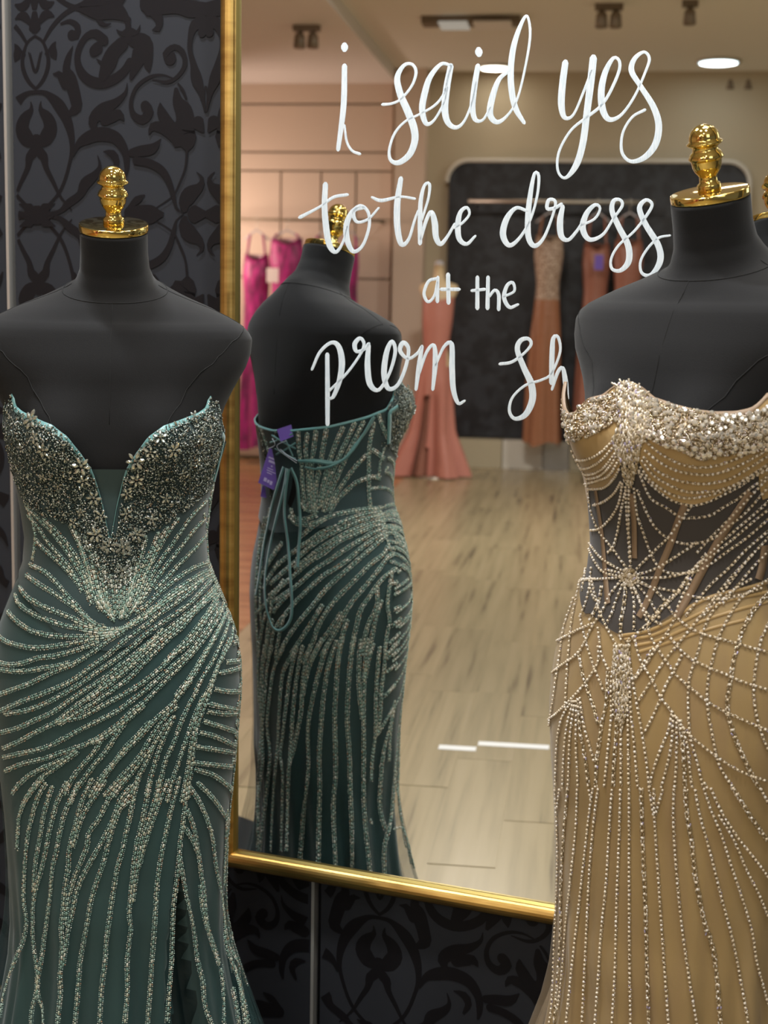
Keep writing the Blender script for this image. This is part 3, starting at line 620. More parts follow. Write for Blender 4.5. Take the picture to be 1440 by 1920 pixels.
for i in range(n+1):
    z = -.243 - (.352-.243)*i/n
    for j in range(9): V.append(gp(F1, math.radians(-9+18*j/8), z, .0012))
Fc = [(i*9+j, (i+1)*9+j, (i+1)*9+j+1, i*9+j+1) for i in range(n) for j in range(8)]
add_mesh('plunge_insert', V, Fc, M['mesh_dark'], g1)

def strokes(txt): return [[tuple(float(q) for q in a.split(',')) for a in l.split()] for l in txt.replace('\n', '|').split('|') if l.strip()]
TF = '''170,55 250,95 310,150 370,220 430,285 480,345 530,390 600,410|150,115 210,160 290,210 360,255 430,305 490,360 540,395|110,180 150,235 220,280 300,315 380,345 450,375 520,405|85,225 110,280 180,330 260,365 350,395 430,410 540,425 640,420
45,320 90,370 170,425 260,450 360,460 470,462 590,455 640,435|-60,400 20,480 100,510 200,525 310,515 400,500 500,480 580,470 640,450|-60,585 0,608 60,620 130,610 220,580 310,570 400,545 480,520 560,490|-60,632 60,655 150,655 240,640 330,625 400,605
-50,805 60,765 140,735 220,700 300,660 380,630 440,600 500,560 560,520 620,475 700,430|-40,890 0,880 100,835 220,790 330,745 420,700 500,640 600,570 680,500 760,440 830,390 900,330 990,270 1080,200 1150,130 1200,110
30,895 130,880 240,845 360,780 460,720 560,650 650,590 740,520 840,430 930,370 1020,310 1100,240 1170,160 1215,120|-30,1010 100,975 200,930 300,885 400,815 490,755 580,700 680,620 760,560 860,480 940,420 1040,340 1120,270 1190,200 1220,170
320,940 390,880 460,830 540,770 620,700 700,640 780,560 850,490 910,420|500,810 600,740 700,660 800,575 880,500|340,950 430,890 520,840 620,770 720,700 800,620 870,550 950,470 1020,410 1090,330 1150,270 1215,220
20,1090 110,1050 200,1000 290,955 360,930 450,915 540,870 640,815 740,760 830,700 900,640 980,560 1060,500 1120,420 1180,330 1230,260|20,1140 130,1115 240,1090 340,1045 450,985 560,930 660,880 740,820 820,760 900,690 980,620 1060,550 1130,460 1190,370 1240,290
30,1215 130,1175 240,1150 340,1115 430,1085 520,1050 600,1000 680,940 740,880 810,830 880,760 960,680 1040,600 1110,520 1180,430 1230,350 1260,270|520,1055 600,1020 680,960 750,900 810,845
70,1340 130,1270 200,1220 290,1180 370,1140 430,1100|100,1500 130,1410 180,1320 240,1250 310,1200 380,1150 440,1105|330,1440 360,1370 400,1270 460,1190 530,1110 570,1040|380,1440 420,1340 480,1250 540,1170 600,1100 650,1020 700,950
470,1440 520,1330 580,1240 660,1150 730,1080 800,1010 870,930 960,850 1010,790 1080,700|500,1400 560,1290 630,1190 700,1090 770,1020 840,940|520,1440 600,1340 690,1240 780,1140 830,1060 880,980 940,900 1000,850|600,1440 650,1340 730,1240 800,1150 860,1080
660,1440 740,1330 780,1250 830,1150 870,1060 930,960 980,910|810,1440 830,1320 860,1210 890,1110 930,1010 970,930|870,1440 900,1290 930,1160 980,1050 1010,960 1060,850 1110,760|930,1440 960,1300 1000,1180 1030,1090 1060,1000 1100,890 1150,780
1060,1440 1060,1330 1075,1200 1090,1080 1110,960 1150,850 1190,740 1220,640 1260,560 1300,480 1310,400|1010,1440 1030,1340 1050,1230 1070,1100 1090,980 1120,860 1170,760 1210,660 1250,560 1290,470|990,790 1060,700 1110,620 1160,540 1210,450 1250,380 1280,320
1100,760 1150,670 1200,590 1240,500 1270,430 1290,350|1040,740 1100,660 1150,570 1200,480 1240,400 1265,330|860,510 940,450 1030,370 1110,300 1180,230 1225,190|930,600 1010,520 1080,440 1150,350 1200,270 1235,220
1370,480 1340,490 1310,500|1375,590 1330,600 1270,605|1375,625 1310,650 1235,665|1378,770 1280,770 1200,755|1370,880 1290,865 1170,840|1360,892 1260,895 1160,880|1360,1010 1250,970 1140,935|1350,1095 1230,1030 1120,1000|1350,1122 1230,1100 1100,1080|1350,1200 1220,1185 1090,1170|1335,1355 1280,1300 1200,1240 1090,1205'''
TF += '''
430,380 500,408 600,424 700,414 790,370 880,310 960,250 1060,190 1150,130|560,444 640,432 720,402 800,350|600,458 680,424 760,370 850,310 940,250 1040,180|480,430 560,440 640,436'''
TL = '''1310,500 1305,400 1280,300 1220,200 1150,120 1070,50|1380,1440 1350,1240 1310,1110 1270,1000 1260,850 1245,700 1215,560 1195,400 1160,280 1110,170 1060,100|1230,1100 1200,990 1165,880 1150,720 1130,590 1110,450 1090,340 1050,230|1225,1090 1180,960 1140,800 1125,650|1110,470 1080,400 1035,330
1260,1500 1255,1260 1240,1110|1190,1440 1150,1330 1140,1200 1110,1080 1090,920 1070,820 1040,680 1020,560 1010,500|1065,0 1050,120 1035,260 1015,400 1005,520 990,660 975,790 970,930 965,1080 955,1200 940,1440|1020,-20 1000,90 960,240 930,380 905,500 885,640 875,800 865,950 855,1100 845,1250 830,1460
860,0 830,150 800,300 770,420 755,520 742,640 725,820 735,900 715,1080 715,1250 700,1460|900,10 880,150 840,280 800,400 780,520 760,640 745,760|970,10 900,180 860,290 830,380 800,480 780,560|800,0 760,120 740,230 710,360 690,460 660,560 640,680 620,820 600,960 590,1100 570,1260 560,1460
740,100 680,170 640,280 580,400 520,510 470,600 430,700 410,800 385,900 370,1000 355,1110|750,180 680,220 640,320 610,420 580,540 540,650 510,760 490,880 470,990 450,1100 440,1240 420,1460|540,20 490,120 450,220 420,340 390,460 385,560 365,680 355,800 345,900 350,1000 345,1100 335,1190 340,1260 320,1460
600,60 540,150 480,240 440,340 410,450|700,60 640,120 590,220 540,310 500,360 490,440 450,540 410,640 380,760 370,880|470,30 420,130 370,240 340,350 320,460 295,570 285,700 270,820 250,960 230,1100 210,1200 205,1270 180,1360 175,1460
400,40 340,150 310,230 280,350 260,460 235,570 210,650 190,750 185,870 190,990 210,1150 215,1280 240,1350 245,1460|340,0 290,120 250,250 230,370 210,480 195,580 190,700|290,40 220,150 180,280 155,400 140,560 135,740 150,860 135,960 90,1070 50,1180 20,1280 0,1400|240,60 150,170 110,270 100,400 95,460
1310,1240 1330,1340 1345,1460|1320,1120 1350,1230 1375,1330 1400,1460|1300,600 1300,760 1300,900 1310,1040 1310,1180'''
TBZ = '''150,810 230,890 300,960 370,1050 420,1130 460,1200 490,1290 520,1370|160,860 220,930 270,1010 330,1080 400,1160 440,1240 470,1300|200,990 240,1040 310,1100 380,1170 430,1230|250,880 330,960 400,1050 450,1130 490,1230 530,1340|430,960 460,1050 500,1180 530,1300 570,1400|480,980 510,1080 540,1200 570,1320 600,1400
540,1080 570,1200 590,1300 620,1400|1160,780 1080,860 1010,960 940,1060 880,1150 830,1240 790,1330 740,1400|1175,860 1100,930 1030,1020 960,1110 890,1200 830,1290 780,1370|1160,970 1090,1050 1010,1130 940,1210 870,1280|1000,880 930,980 870,1090 820,1200 780,1300 740,1380
940,930 890,1010 850,1110 800,1220 760,1320|890,960 850,1060 800,1150 770,1250 730,1350|820,980 790,1100 750,1230 710,1350|1190,700 1178,800 1165,900 1172,1000 1190,1110|620,1200 635,1300 645,1420|680,1200 680,1300 680,1420|590,1150 600,1280 615,1410|650,1230 660,1330 660,1425|710,1180 700,1290 695,1420|740,1160 725,1290 715,1410|400,920 450,1030 490,1150 520,1270
1215,1160 1150,1180 1080,1220 1000,1270 920,1330 860,1390 800,1430|1215,1115 1100,1150 1000,1210 900,1290 820,1370 750,1410|150,800 180,880 200,960 195,1050 180,1120|520,1150 545,1260 580,1370|540,1330 590,1400 640,1440|600,1370 640,1450|700,1370 680,1450|780,1330 740,1400 700,1440|560,1300 600,1380 650,1430|740,1300 710,1380 670,1440|770,1130 750,1230 730,1330'''
TV1 = '''430,180 435,300 455,420 460,560 480,720|490,190 480,300 495,430 500,560 510,700|550,175 535,290 520,400 520,560 540,720|620,160 600,270 580,400 550,540 540,720|730,150 690,240 640,380 600,540 560,700|810,120 750,250 680,400 620,560 580,700|870,110 790,270 720,420 650,580 600,720|970,60 1000,150 1040,240 1062,330
940,120 910,260 905,400 905,560 915,690|890,330 800,430 730,530 670,620 630,720|900,485 820,520 750,580 690,640 640,720|930,300 1000,350 1040,400 1058,440|900,485 970,485 1050,540|160,110 200,210 230,330|175,150 215,260 240,360
1080,655 1000,690 900,700 790,715 690,735 600,770 500,840 440,890|1090,690 1000,715 900,730 800,760 700,800 600,850 500,920 430,960|1100,720 1000,740 900,760 790,800 680,850 590,900 490,970 420,1040|1110,760 1010,770 900,800 780,850 670,910 560,980 460,1060 400,1100|1120,800 1010,800 900,830 790,880 700,920 600,1000 500,1060 400,1150 250,1280
1130,850 1030,830 930,860 850,910 750,970 650,1040 540,1110 430,1210 330,1280 240,1340|1140,890 1040,860 960,890 870,950 790,1020 700,1090 600,1150 500,1240 400,1340 330,1430 270,1510 240,1640 200,1800|1160,940 1060,890 1010,890 940,950 860,1020 760,1110 680,1180 600,1260 520,1360 420,1480 330,1620 260,1760
1165,1000 1100,950 1040,940 1010,1000 930,1060 840,1150 750,1240 650,1350 570,1480 520,1620 460,1720 400,1800|1175,1060 1130,1030 1050,1010 980,1100 900,1200 820,1290 770,1360 720,1450 660,1560 580,1700 520,1800|1150,1075 1060,1120 980,1190 910,1290 850,1380 820,1500 790,1640 780,1800|1060,1130 1040,1250 1030,1350 1045,1450 1020,1600 1010,1800
960,1230 960,1350 900,1480 870,1620 860,1800|990,1320 950,1450 920,1600 900,1800|590,1350 530,1450 460,1560 380,1680 310,1800|720,1400 640,1520 570,1620 500,1760|760,1450 720,1580 700,1720 690,1800|210,1400 180,1550 160,1700 160,1800|260,1450 220,1600 200,1780|330,1180 280,1260 220,1330 150,1400|320,930 260,1020 200,1120 160,1200|300,1060 240,1150 190,1240
200,760 180,900 160,1050 150,1200 145,1350|240,700 215,820 195,950 180,1080|1175,1180 1130,1190 1060,1200|1180,1280 1130,1350 1070,1380|1175,1400 1120,1440 1060,1490|1150,1480 1100,1550 1040,1610|1140,1560 1030,1680|1140,1700 1020,1790|380,700 400,760 470,770 560,740|370,750 420,800 520,800 620,760|440,640 480,700 560,720'''
TV1 += '''
430,965 340,1035 260,1105|420,1045 330,1125 240,1205|400,1150 300,1230 230,1290|170,900 150,1100 142,1300 150,1500 165,1800|215,760 195,900 180,1100 172,1300 185,1500|250,1350 225,1500 205,1700|330,1430 300,1560 270,1740|290,960 240,1040 190,1140|380,1260 310,1330 260,1400'''
TV2 = '''240,0 200,200 190,400 180,700 160,1000 160,1500|300,0 230,200 210,400 190,650 190,900 165,1100 155,1300|330,120 270,250 240,430 220,650 240,860 215,1100 190,1300 165,1500|450,20 400,150 330,280 310,430 300,600 290,800 270,1020 255,1250 245,1500|420,120 380,280 350,500 330,680 310,850 325,1000 315,1500
480,30 440,200 410,400 390,600 380,800 365,970 360,1150 350,1500|560,0 500,150 460,350 450,550 420,700 400,800 370,900|600,50 530,180 490,300 460,450|640,60 600,180 560,320 520,500 500,620 495,750 500,880 490,1050 465,1250 440,1560|690,80 640,220 610,380 590,550 580,700 570,850 575,1050 570,1250 565,1580
740,0 700,200 685,400 675,600 680,800 680,1000 665,1200 680,1600|820,0 790,150 770,350 760,600 775,850 780,1100 790,1300 795,1620|860,0 840,200 840,400 860,600|900,50 880,250 870,450 870,650 870,850 870,1100 880,1300 915,1650|970,0 910,180 880,330|990,50 970,200 955,400 950,600 950,720 930,850 920,1050 920,1300 915,1600
1020,0 1010,250 990,400 980,600 960,720|1130,0 1020,100|1140,60 1020,170|1140,110 1020,200|1135,200 1020,290|1120,290 1070,390 1000,455|1080,500 1030,600 960,710|1110,380 1070,520 1050,640 1010,800 990,950 980,1200 1020,1360|1160,120 1150,250 1130,500 1105,800 1080,1000 1060,1250 1040,1350 1010,1480 1010,1650|1075,530 1050,700 1040,900 1030,1100 1050,1250 1080,1650|180,0 160,250 165,500|210,60 180,300 175,600'''
DENSE = 0
for txt, ox, oy, k, virt, yr in ((TF, 0, 1040, 3., False, (0, 1496)), (TL, 0, 1440, 3., False, (1464, 2500)), (TBZ, 0, 680, 3., False, (0, 2000)), (TV1, 440, 760, 3.6, True, (0, 1230)), (TV2, 440, 1180, 3.6, True, (1208, 2500))):
    for P in strokes(txt): jt = random.uniform(-13, 13) if not virt else random.uniform(-10, 10); strand_teal(C1.path(mapc(P, ox, oy, k), virt, 5, .012 if not virt else .015, (yr[0]+(jt-5 if yr[0] else 0), yr[1]+jt+5)), g1, 1.25 if virt else 1.)

# crystal crust of the cups
LC = mapc([(20, 170), (60, 145), (100, 150), (135, 235), (190, 285), (300, 330), (390, 395), (470, 480), (535, 575), (585, 720), (635, 915), (652, 1000), (652, 1260), (600, 1270), (540, 1200), (500, 1080), (430, 960), (380, 910), (250, 860), (145, 800), (60, 600), (20, 430)], 0, 680, 3)
RC = mapc([(1190, 150), (1165, 160), (1110, 260), (1030, 290), (900, 330), (800, 390), (745, 470), (700, 560), (690, 700), (662, 915), (652, 1000), (652, 1270), (730, 1260), (790, 1100), (830, 960), (900, 930), (1000, 860), (1100, 790), (1200, 690), (1245, 580), (1285, 400), (1250, 250), (1220, 170)], 0, 680, 3)
def crust(poly, caster, n, parent, mt, name, smin, smax, flip=False):
    xs = [p[0] for p in poly]; ys = [p[1] for p in poly]; P = []; Nn = []
    while len(P) < n:
        x, y = random.uniform(min(xs), max(xs)), random.uniform(min(ys), max(ys))
        if not inside(poly, x, y): continue
        r_ = caster.cast(x, y, False, .012)
        if r_ is None: n -= 1; continue
        P.append(r_[0]); Nn.append(r_[1])
    P = np.array(P); Nn = np.array(Nn); T = RNG.normal(0, 1, P.shape); s_ = RNG.uniform(smin, smax, len(P))
    Nj = Nn + RNG.normal(0, .25, Nn.shape)
    o = fast_mesh(name, *stamp(OCT, OCTF, P+Nn*RNG.uniform(.0005, .0022, len(P))[:, None], T, Nj, np.stack([s_*RNG.uniform(1, 1.6, len(P)), s_, s_], 1), 0), mt, parent); o['kind'] = 'stuff'; return o
crust(LC, C1, 4300, g1, M['chips'], 'bead_crust', .0011, .0021); crust(RC, C1, 4300, g1, M['chips'], 'bead_crust', .0011, .0021)
def gem_mesh(name, mt, L, W_, Ht, k=8):    # faceted marquise
    V = []; 
    for h, s_ in ((-.2, .9), (.35, 1.), (1., .55)):
        for j in range(k):
            a = 2*math.pi*j/k; x = math.cos(a); y = math.sin(a)*(1-.25*abs(math.cos(a))**2); V.append((x*L*s_, y*W_*s_, h*Ht))
    F_ = [(i*k+j, i*k+(j+1) % k, (i+1)*k+(j+1) % k, (i+1)*k+j) for i in range(2) for j in range(k)] + [tuple(range(2*k, 3*k))]
    me = bpy.data.meshes.new(name); me.from_pydata(V, [], F_); me.materials.append(mt); return me
PET = gem_mesh('marquise', M['crystal'], .0050, .0027, .0024); RND = gem_mesh('round_stone', M['rhine'], .0036, .0040, .0028); CEN = gem_mesh('centre_stone', M['crystal'], .0024, .0026, .003)
def place(me, name, p, T, Nn, s_, parent, ploc):
    o = bpy.data.objects.new(name, me); COL.objects.link(o); o.parent = parent; T = T-Nn*(T @ Nn); T /= np.linalg.norm(T); B = np.cross(Nn, T)
    o.rotation_euler = Matrix(((T[0], B[0], Nn[0]), (T[1], B[1], Nn[1]), (T[2], B[2], Nn[2]))).to_euler(); o.location = Vector(p-np.array(ploc)); o.scale = (s_, s_, s_); return o
FLW = [(185, 325, 1.25), (250, 490, 1.0), (455, 580, 1.15), (530, 760, .95), (765, 550, 1.2), (770, 655, .95), (1012, 310, 1.3), (970, 490, 1.0), (1085, 305, .8), (712, 850, .8), (540, 965, 1.0), (770, 965, .95), (612, 1030, 1.0), (690, 1035, 1.05), (205, 420, .8), (380, 400, .85), (715, 735, .75), (570, 860, .8), (900, 420, .9), (850, 500, .8), (330, 690, .7), (470, 660, .8), (930, 760, .7), (850, 880, .8), (690, 1170, .85), (420, 900, .7), (130, 480, .7), (1120, 430, .8), (1100, 560, .7), (250, 640, .6), (1020, 620, .7), (460, 840, .6)]
for x, y, s_ in FLW:
    r_ = C1.cast(x/3, 680+y/3)
    if r_ is None: continue
    p, nn = r_; fl = place(CEN, 'crystal_flower', p+nn*.0030, Z.copy(), nn, s_, g1, parent_loc(g1)); fl.rotation_euler = (0, 0, 0)
    a0 = random.uniform(0, 6.28); k = 6 if s_ > .9 else 5
    up_ = Z-nn*(Z @ nn); up_ /= np.linalg.norm(up_); rt_ = np.cross(up_, nn)
    for j in range(k):
        a = a0+2*math.pi*j/k; d = math.cos(a)*rt_+math.sin(a)*up_
        o = place(PET, 'crystal', np.array(d)*.0078+nn*.0004, d, nn, random.uniform(.85, 1.05), fl, (0, 0, 0))
for q in range(60):                        # single marquise stones along the plunge and hem of the crust
    P = LC if q % 2 else RC; 
    while True:
        x, y = random.uniform(15, 410), random.uniform(730, 1095)
        if inside(P, x, y): break
    r_ = C1.cast(x, y)
    if r_ is None: continue
    a = random.uniform(0, 6.28); place(PET, 'crystal', r_[0]+r_[1]*.0028, np.array([math.cos(a), .2, math.sin(a)]), r_[1], random.uniform(.55, .85), g1, parent_loc(g1))
# cups continue round the side towards the back as seen in the mirror
SIDEP = mapc([(1045, 60), (1110, 10), (1150, -60), (1215, 40), (1190, 130), (1100, 250), (1075, 330), (1060, 200), (1040, 100)], 440, 760, 3.6)
n0 = 0; P = []; Nn = []
for _ in range(2600):
    x, y = random.uniform(725, 780), random.uniform(690, 855)
    if inside(SIDEP, x, y) or (735 < x < 765 and y < 760 and x > 760-(y-690)*.25 and x < 760+(y-690)*.2):
        r_ = C1.cast(x, y, True, .01)
        if r_ is not None: P.append(r_[0]); Nn.append(r_[1])
if P:
    P = np.array(P); Nn = np.array(Nn); s_ = RNG.uniform(.0013, .0024, len(P))
    o = fast_mesh('bead_crust', *stamp(OCT, OCTF, P+Nn*.001, RNG.normal(0, 1, P.shape), Nn, np.stack([s_*1.4, s_, s_], 1), 0), M['chips'], g1); o['kind'] = 'stuff'
# lacing and ties at the back
def vpath(pts, ox, oy, k, off, step=4):
    Q = C1.path(mapc(pts, ox, oy, k), True, step, .03)
    return None if Q is None else (Q[:, :3]+Q[:, 3:]*off, Q[:, 3:])
def vrib(pts, ox, oy, k, off, wd, name='ribbon_tie', mt='satin'):
    r_ = vpath(pts, ox, oy, k, off)
    if r_: ribbon(r_[0], r_[1], wd, M[mt], g1, name)
LP = (440, 820, 4.8)
vrib([(500, 270), (480, 420), (430, 640), (380, 850), (340, 1050), (312, 1250), (310, 1450), (335, 1600), (380, 1710), (430, 1735), (490, 1700), (535, 1620), (545, 1480), (530, 1250), (510, 950), (480, 700), (488, 480), (515, 280)], *LP, .010, .0062, 'ribbon_loop')
vrib([(530, 270), (580, 400), (600, 600), (612, 800), (600, 1000), (590, 1165)], *LP, .009, .0065)
vrib([(470, 260), (420, 420), (370, 600), (330, 800), (290, 1000), (255, 1250), (225, 1420)], *LP, .009, .0065)
vrib([(600, 205), (720, 195), (880, 215)], *LP, .006, .0035); vrib([(640, 262), (760, 282), (880, 255)], *LP, .006, .0035)
vrib([(440, 370), (560, 375), (650, 388), (740, 355), (800, 270), (880, 160), (945, 45)], 440, 760, 3.6, .007, .006)
vrib([(560, 418), (620, 412), (700, 380), (780, 310), (850, 200), (930, 50)], 440, 760, 3.6, .008, .004)
for a, b in (((230, 150), (400, 220)), ((400, 190), (250, 250)), ((260, 200), (420, 290)), ((420, 250), (290, 330)), ((280, 290), (420, 360)), ((330, 170), (400, 340)), ((210, 140), (330, 300))):
    vrib([a, ((a[0]+b[0])/2, (a[1]+b[1])/2+4), b], 440, 760, 3.6, .004, .0035, 'lacing')
vrib([(225, 140), (250, 200), (290, 260), (330, 310), (400, 330)], 440, 760, 3.6, .006, .006, 'lacing')
# back keyhole where the form shows through
kq = [C1.cast(x/3.6+440, y/3.6+760, True) for x, y in ((395, 480), (425, 520), (410, 620), (380, 700), (360, 660), (385, 560))]
if all(kq):
    V = [q[0]+q[1]*.0012 for q in kq]; add_mesh('back_opening', V, [tuple(range(len(V)))], M['seam'], g1, False)
# hang tags
def hang(ptsv, off, lab, mt='purple', lines=True):
    c = np.mean(ptsv, axis=0); r_ = C1.cast(c[0], c[1], True, .05)
    if r_ is None: return
    po = r_[0]+r_[1]*off; o_ = refl(CAM); fwd = (po-o_); dist = np.linalg.norm(fwd)
    nrm = -fwd/dist; V = []
    for x, y in ptsv:
        d = ray(x, y); d = d-2*(d @ MN)*MN; V.append(o_+d*((po-o_) @ nrm)/(d @ nrm))
    V = [q+nrm*.0004 for q in V]+[q-nrm*.0004 for q in V]
    root = empty('price_tag', V[0], lab, 'tag')
    add_mesh('card', V, [(0, 1, 2, 3), (7, 6, 5, 4), (0, 4, 5, 1), (1, 5, 6, 2), (2, 6, 7, 3), (3, 7, 4, 0)], M[mt], root, False)
    if lines:
        a, b, c_, d_ = [np.array(q) for q in V[:4]]; LV = []; LF = []
        for t, u0, u1, th in ((.12, .42, .52, .012), (.24, .12, .9, .022), (.33, .2, .66, .03), (.44, .42, .52, .02), (.52, .25, .62, .012), (.58, .25, .8, .012), (.64, .3, .62, .012), (.84, .25, .42, .05), (.85, .46, .60, .04), (.86, .64, .78, .05)):
            for u_, v_ in ((u0, t-th), (u1, t-th), (u1, t+th), (u0, t+th)):
                LV.append((a*(1-u_)+b*u_)*(1-v_)+(d_*(1-u_)+c_*u_)*v_+nrm*.0003)
            n_ = len(LV); LF.append((n_-4, n_-3, n_-2, n_-1))
        add_mesh('printed_lines', LV, LF, M['lilac'], root, False)
    return root
hang([(505, 840), (534, 851), (514, 919), (484, 905)], .022, 'purple swing tag hanging by the teal lacing, lower one with pale print')
hang([(492, 911), (505, 914), (500, 934), (488, 931)], .018, 'small purple tab hanging below the printed swing tag', lines=False)
hang([(519, 805), (546, 796), (551, 818), (526, 828)], .016, 'purple card tucked in the top edge of the teal gown back', lines=False)
for pts in (((500, 20), (420, 60), (440, 110), (585, 220)), ((380, 0), (410, 60), (330, 100)), ((450, 100), (520, 160), (590, 200))):
    r_ = vpath([(x, y) for x, y in pts], *LP, .012)
    if r_: add_mesh('clear_cord', *tube(r_[0], .0007, 5), M['string'], g1)
# side ribbon seen at the right of the bodice
r_ = C1.path([(412, 815), (424, 835), (423, 870), (410, 905)], False, 4, .03)
if r_ is not None: ribbon(r_[:, :3]+r_[:, 3:]*.004, r_[:, 3:], .010, M['satin'], g1, 'side_ribbon')

# --- champagne gown
g2 = empty('beaded_gown', F2.loc, 'strapless champagne gown with pearl strands, sheer waist and rhinestone cups', 'gown')
zt2s = deg_tab([(0, -.143), (4, -.147), (9, -.160), (14, -.170), (22, -.179), (36, -.186), (47, -.182), (50, -.178), (55, -.166), (60, -.150), (67, -.146), (73, -.160), (80, -.190), (100, -.215), (180, -.250)])
zt2 = lambda d: zt2s(abs(d))
zc_s = deg_tab([(0, -.222), (5, -.235), (9, -.265), (14, -.288), (22, -.304), (36, -.312), (50, -.300), (62, -.280), (85, -.262), (180, -.262)])
zc2 = lambda d: min(zc_s(abs(d)), zt2(d)-.01)
zd2 = deg_tab([(-180, -.41), (-85, -.405), (-50, -.42), (-25, -.455), (-10, -.478), (5, -.486), (22, -.474), (35, -.452), (48, -.434), (65, -.42), (85, -.41), (180, -.41)])
def invert(fm, tree, x, y):                # traced edge point -> (angle, height) on the bodice
    h = tree.ray_cast(Vector(CAM), Vector(ray(x, y)))
    if h[0] is None: return None
    p = np.array(h[0]); z = p[2]-fm.zc-H; best = min(range(-90, 91), key=lambda d: np.linalg.norm(gp(fm, math.radians(d), z, .0045)-p)); return best, z
_V, _F = loft([[gp(F2, p, z, .0045) for p in cols()] for z in np.arange(-.08, -.62, -.012)]); _T = bvh(_V, _F)
def traced(base, pts):
    q = [r_ for r_ in (invert(F2, _T, x, y) for x, y in pts) if r_]; lo, hi = min(a for a, _ in q), max(a for a, _ in q)
    return deg_tab(q + [(d, base(d)) for d in range(-180, 181, 4) if d < lo-4 or d > hi+4])
zt2 = traced(zt2, [(1105, 748), (1130, 742), (1150, 727), (1165, 718), (1180, 717), (1200, 727), (1225, 747), (1260, 759), (1300, 769), (1340, 774), (1380, 773), (1408, 767), (1424, 755), (1438, 738)])
_zc = traced(lambda d: zc_s(abs(d)), [(1104, 917), (1131, 915), (1150, 900), (1162, 878), (1180, 845), (1198, 858), (1220, 906), (1240, 925), (1262, 940), (1300, 947), (1330, 940), (1354, 927), (1397, 900), (1425, 880)])
zc2 = lambda d: min(_zc(d), zt2(d)-.01)
zd2 = traced(zd2, [(1108, 1150), (1131, 1174), (1159, 1189), (1189, 1187), (1226, 1174), (1275, 1141), (1330, 1116), (1391, 1101), (1435, 1087)])
C2 = Caster()
for nm, a, b, rw, mt in (('cups', zt2, zc2, 14, 'gold_satin'), ('sheer_midriff', zc2, zd2, 24, 'smoke_mesh')):
    V, Fc = band(F2, a, b, rw, lambda p, z: gp(F2, p, z, .0045 if nm == 'cups' else .0035)); add_mesh(nm, V, Fc, M[mt], g2); C2.add(V, Fc)
V, Fc, mi = skirt_rows(F2, zd2, 90, .003, .007, False, .030); add_mesh('skirt', V, Fc, M['nude_tulle'], g2)
R = []
for i in range(71):
    R.append([sp(F2, p, zq, .0038, .008+.004*smooth(-.9, -1.2, zq), .7) for p in cols() for zq in (zd2(wrapdeg(p))*(1-i/70)+ZBOT*i/70,)])
V, Fc = loft(R); add_mesh('tulle_overlay', V, Fc, M['champ_sheer'], g2)
R = []
for i in range(91):
    t = i/90; R.append([sp(F2, p, zd2(wrapdeg(p))*(1-t)+ZBOT*t, .0040, .008+.004*smooth(-.9, -1.2, zd2(wrapdeg(p))*(1-t)+ZBOT*t), .7) for p in cols()])
V, Fc = loft(R); C2.add(V, Fc); C2.build(F2.W(0, .006, 0))
V = []
for i, p in enumerate(cols()):
    d = abs(wrapdeg(p)); z = zt2(wrapdeg(p)); wd = .004 if d > 10 else .001
    V += [gp(F2, p, z+.0015, .0015), gp(F2, p, z+.0015, .0060), gp(F2, p, z-wd, .0060)]
Fc = []
for i in range(NC):
    a = i*3; b = ((i+1) % NC)*3
    for k in range(2): Fc.append((a+k, a+k+1, b+k+1, b+k))
add_mesh('satin_binding', V, Fc, M['boning'], g2)
def beyond_frame(Q):                       # the same beading repeated on the far side of the gown, which the photo crops
    if Q is None: return None
    o_ = F2.W(0, 0, 0); out = []
    for q in Q:
        sd = (q[:3]-o_) @ F2.S
        if sd > -.004: out.append(None); continue
        p = q[:3]-2*sd*F2.S; n_ = q[3:]-2*(q[3:] @ F2.S)*F2.S; v_ = p-CAM; px = 720+FPX*(v_ @ _r)/(v_ @ _f)
        out.append(np.r_[p, n_] if px > 1446 else None)
    best = []; cur = []
    for q in out+[None]:
        if q is None:
            if len(cur) > len(best): best = cur
            cur = []
        else: cur.append(q)
    return np.array(best) if len(best) > 5 else None
# pleats of the hip drape and boning tapes
def tape(pts, wd, name, mt, off=.0012):
    Q = C2.path(pts, False, 5, .012)
    if Q is not None: ribbon(Q[:, :3]+Q[:, 3:]*off, Q[:, 3:], wd, M[mt], g2, name)
R2 = (1000, 680, 3.2727); R3 = (1000, 1040, 3.2727); R4 = (1000, 1440, 3.2727)
for P, wd in (([(930, 870), (880, 1000), (840, 1120), (790, 1240), (740, 1370), (690, 1490), (650, 1560)], .0090), ([(1330, 790), (1220, 960), (1120, 1120), (1040, 1270), (960, 1420), (880, 1560)], .010), ([(385, 780), (410, 950), (430, 1100), (445, 1300), (460, 1480)], .009), ([(600, 800), (620, 950), (625, 1200)], .008), ([(1420, 1120), (1400, 1260), (1380, 1330)], .012)):
    tape(mapc(P, *R2), wd, 'boning_tape', 'boning')
for P in ([(520, 500), (700, 470), (850, 400), (1000, 300), (1150, 240), (1300, 210), (1440, 170)], [(560, 520), (720, 500), (880, 430), (1040, 350), (1200, 280), (1440, 230)], [(620, 560), (760, 530), (900, 470), (1060, 400), (1250, 340), (1440, 290)], [(640, 600), (800, 550), (950, 500), (1100, 450), (1300, 400)]):
    Q = C2.path(mapc(P, *R3), False, 5, .012)
    if Q is not None: o = add_mesh('drape_pleat', *tube(Q[:, :3]-Q[:, 3:]*.0016, .0028, 8), M['gold_satin'], g2)
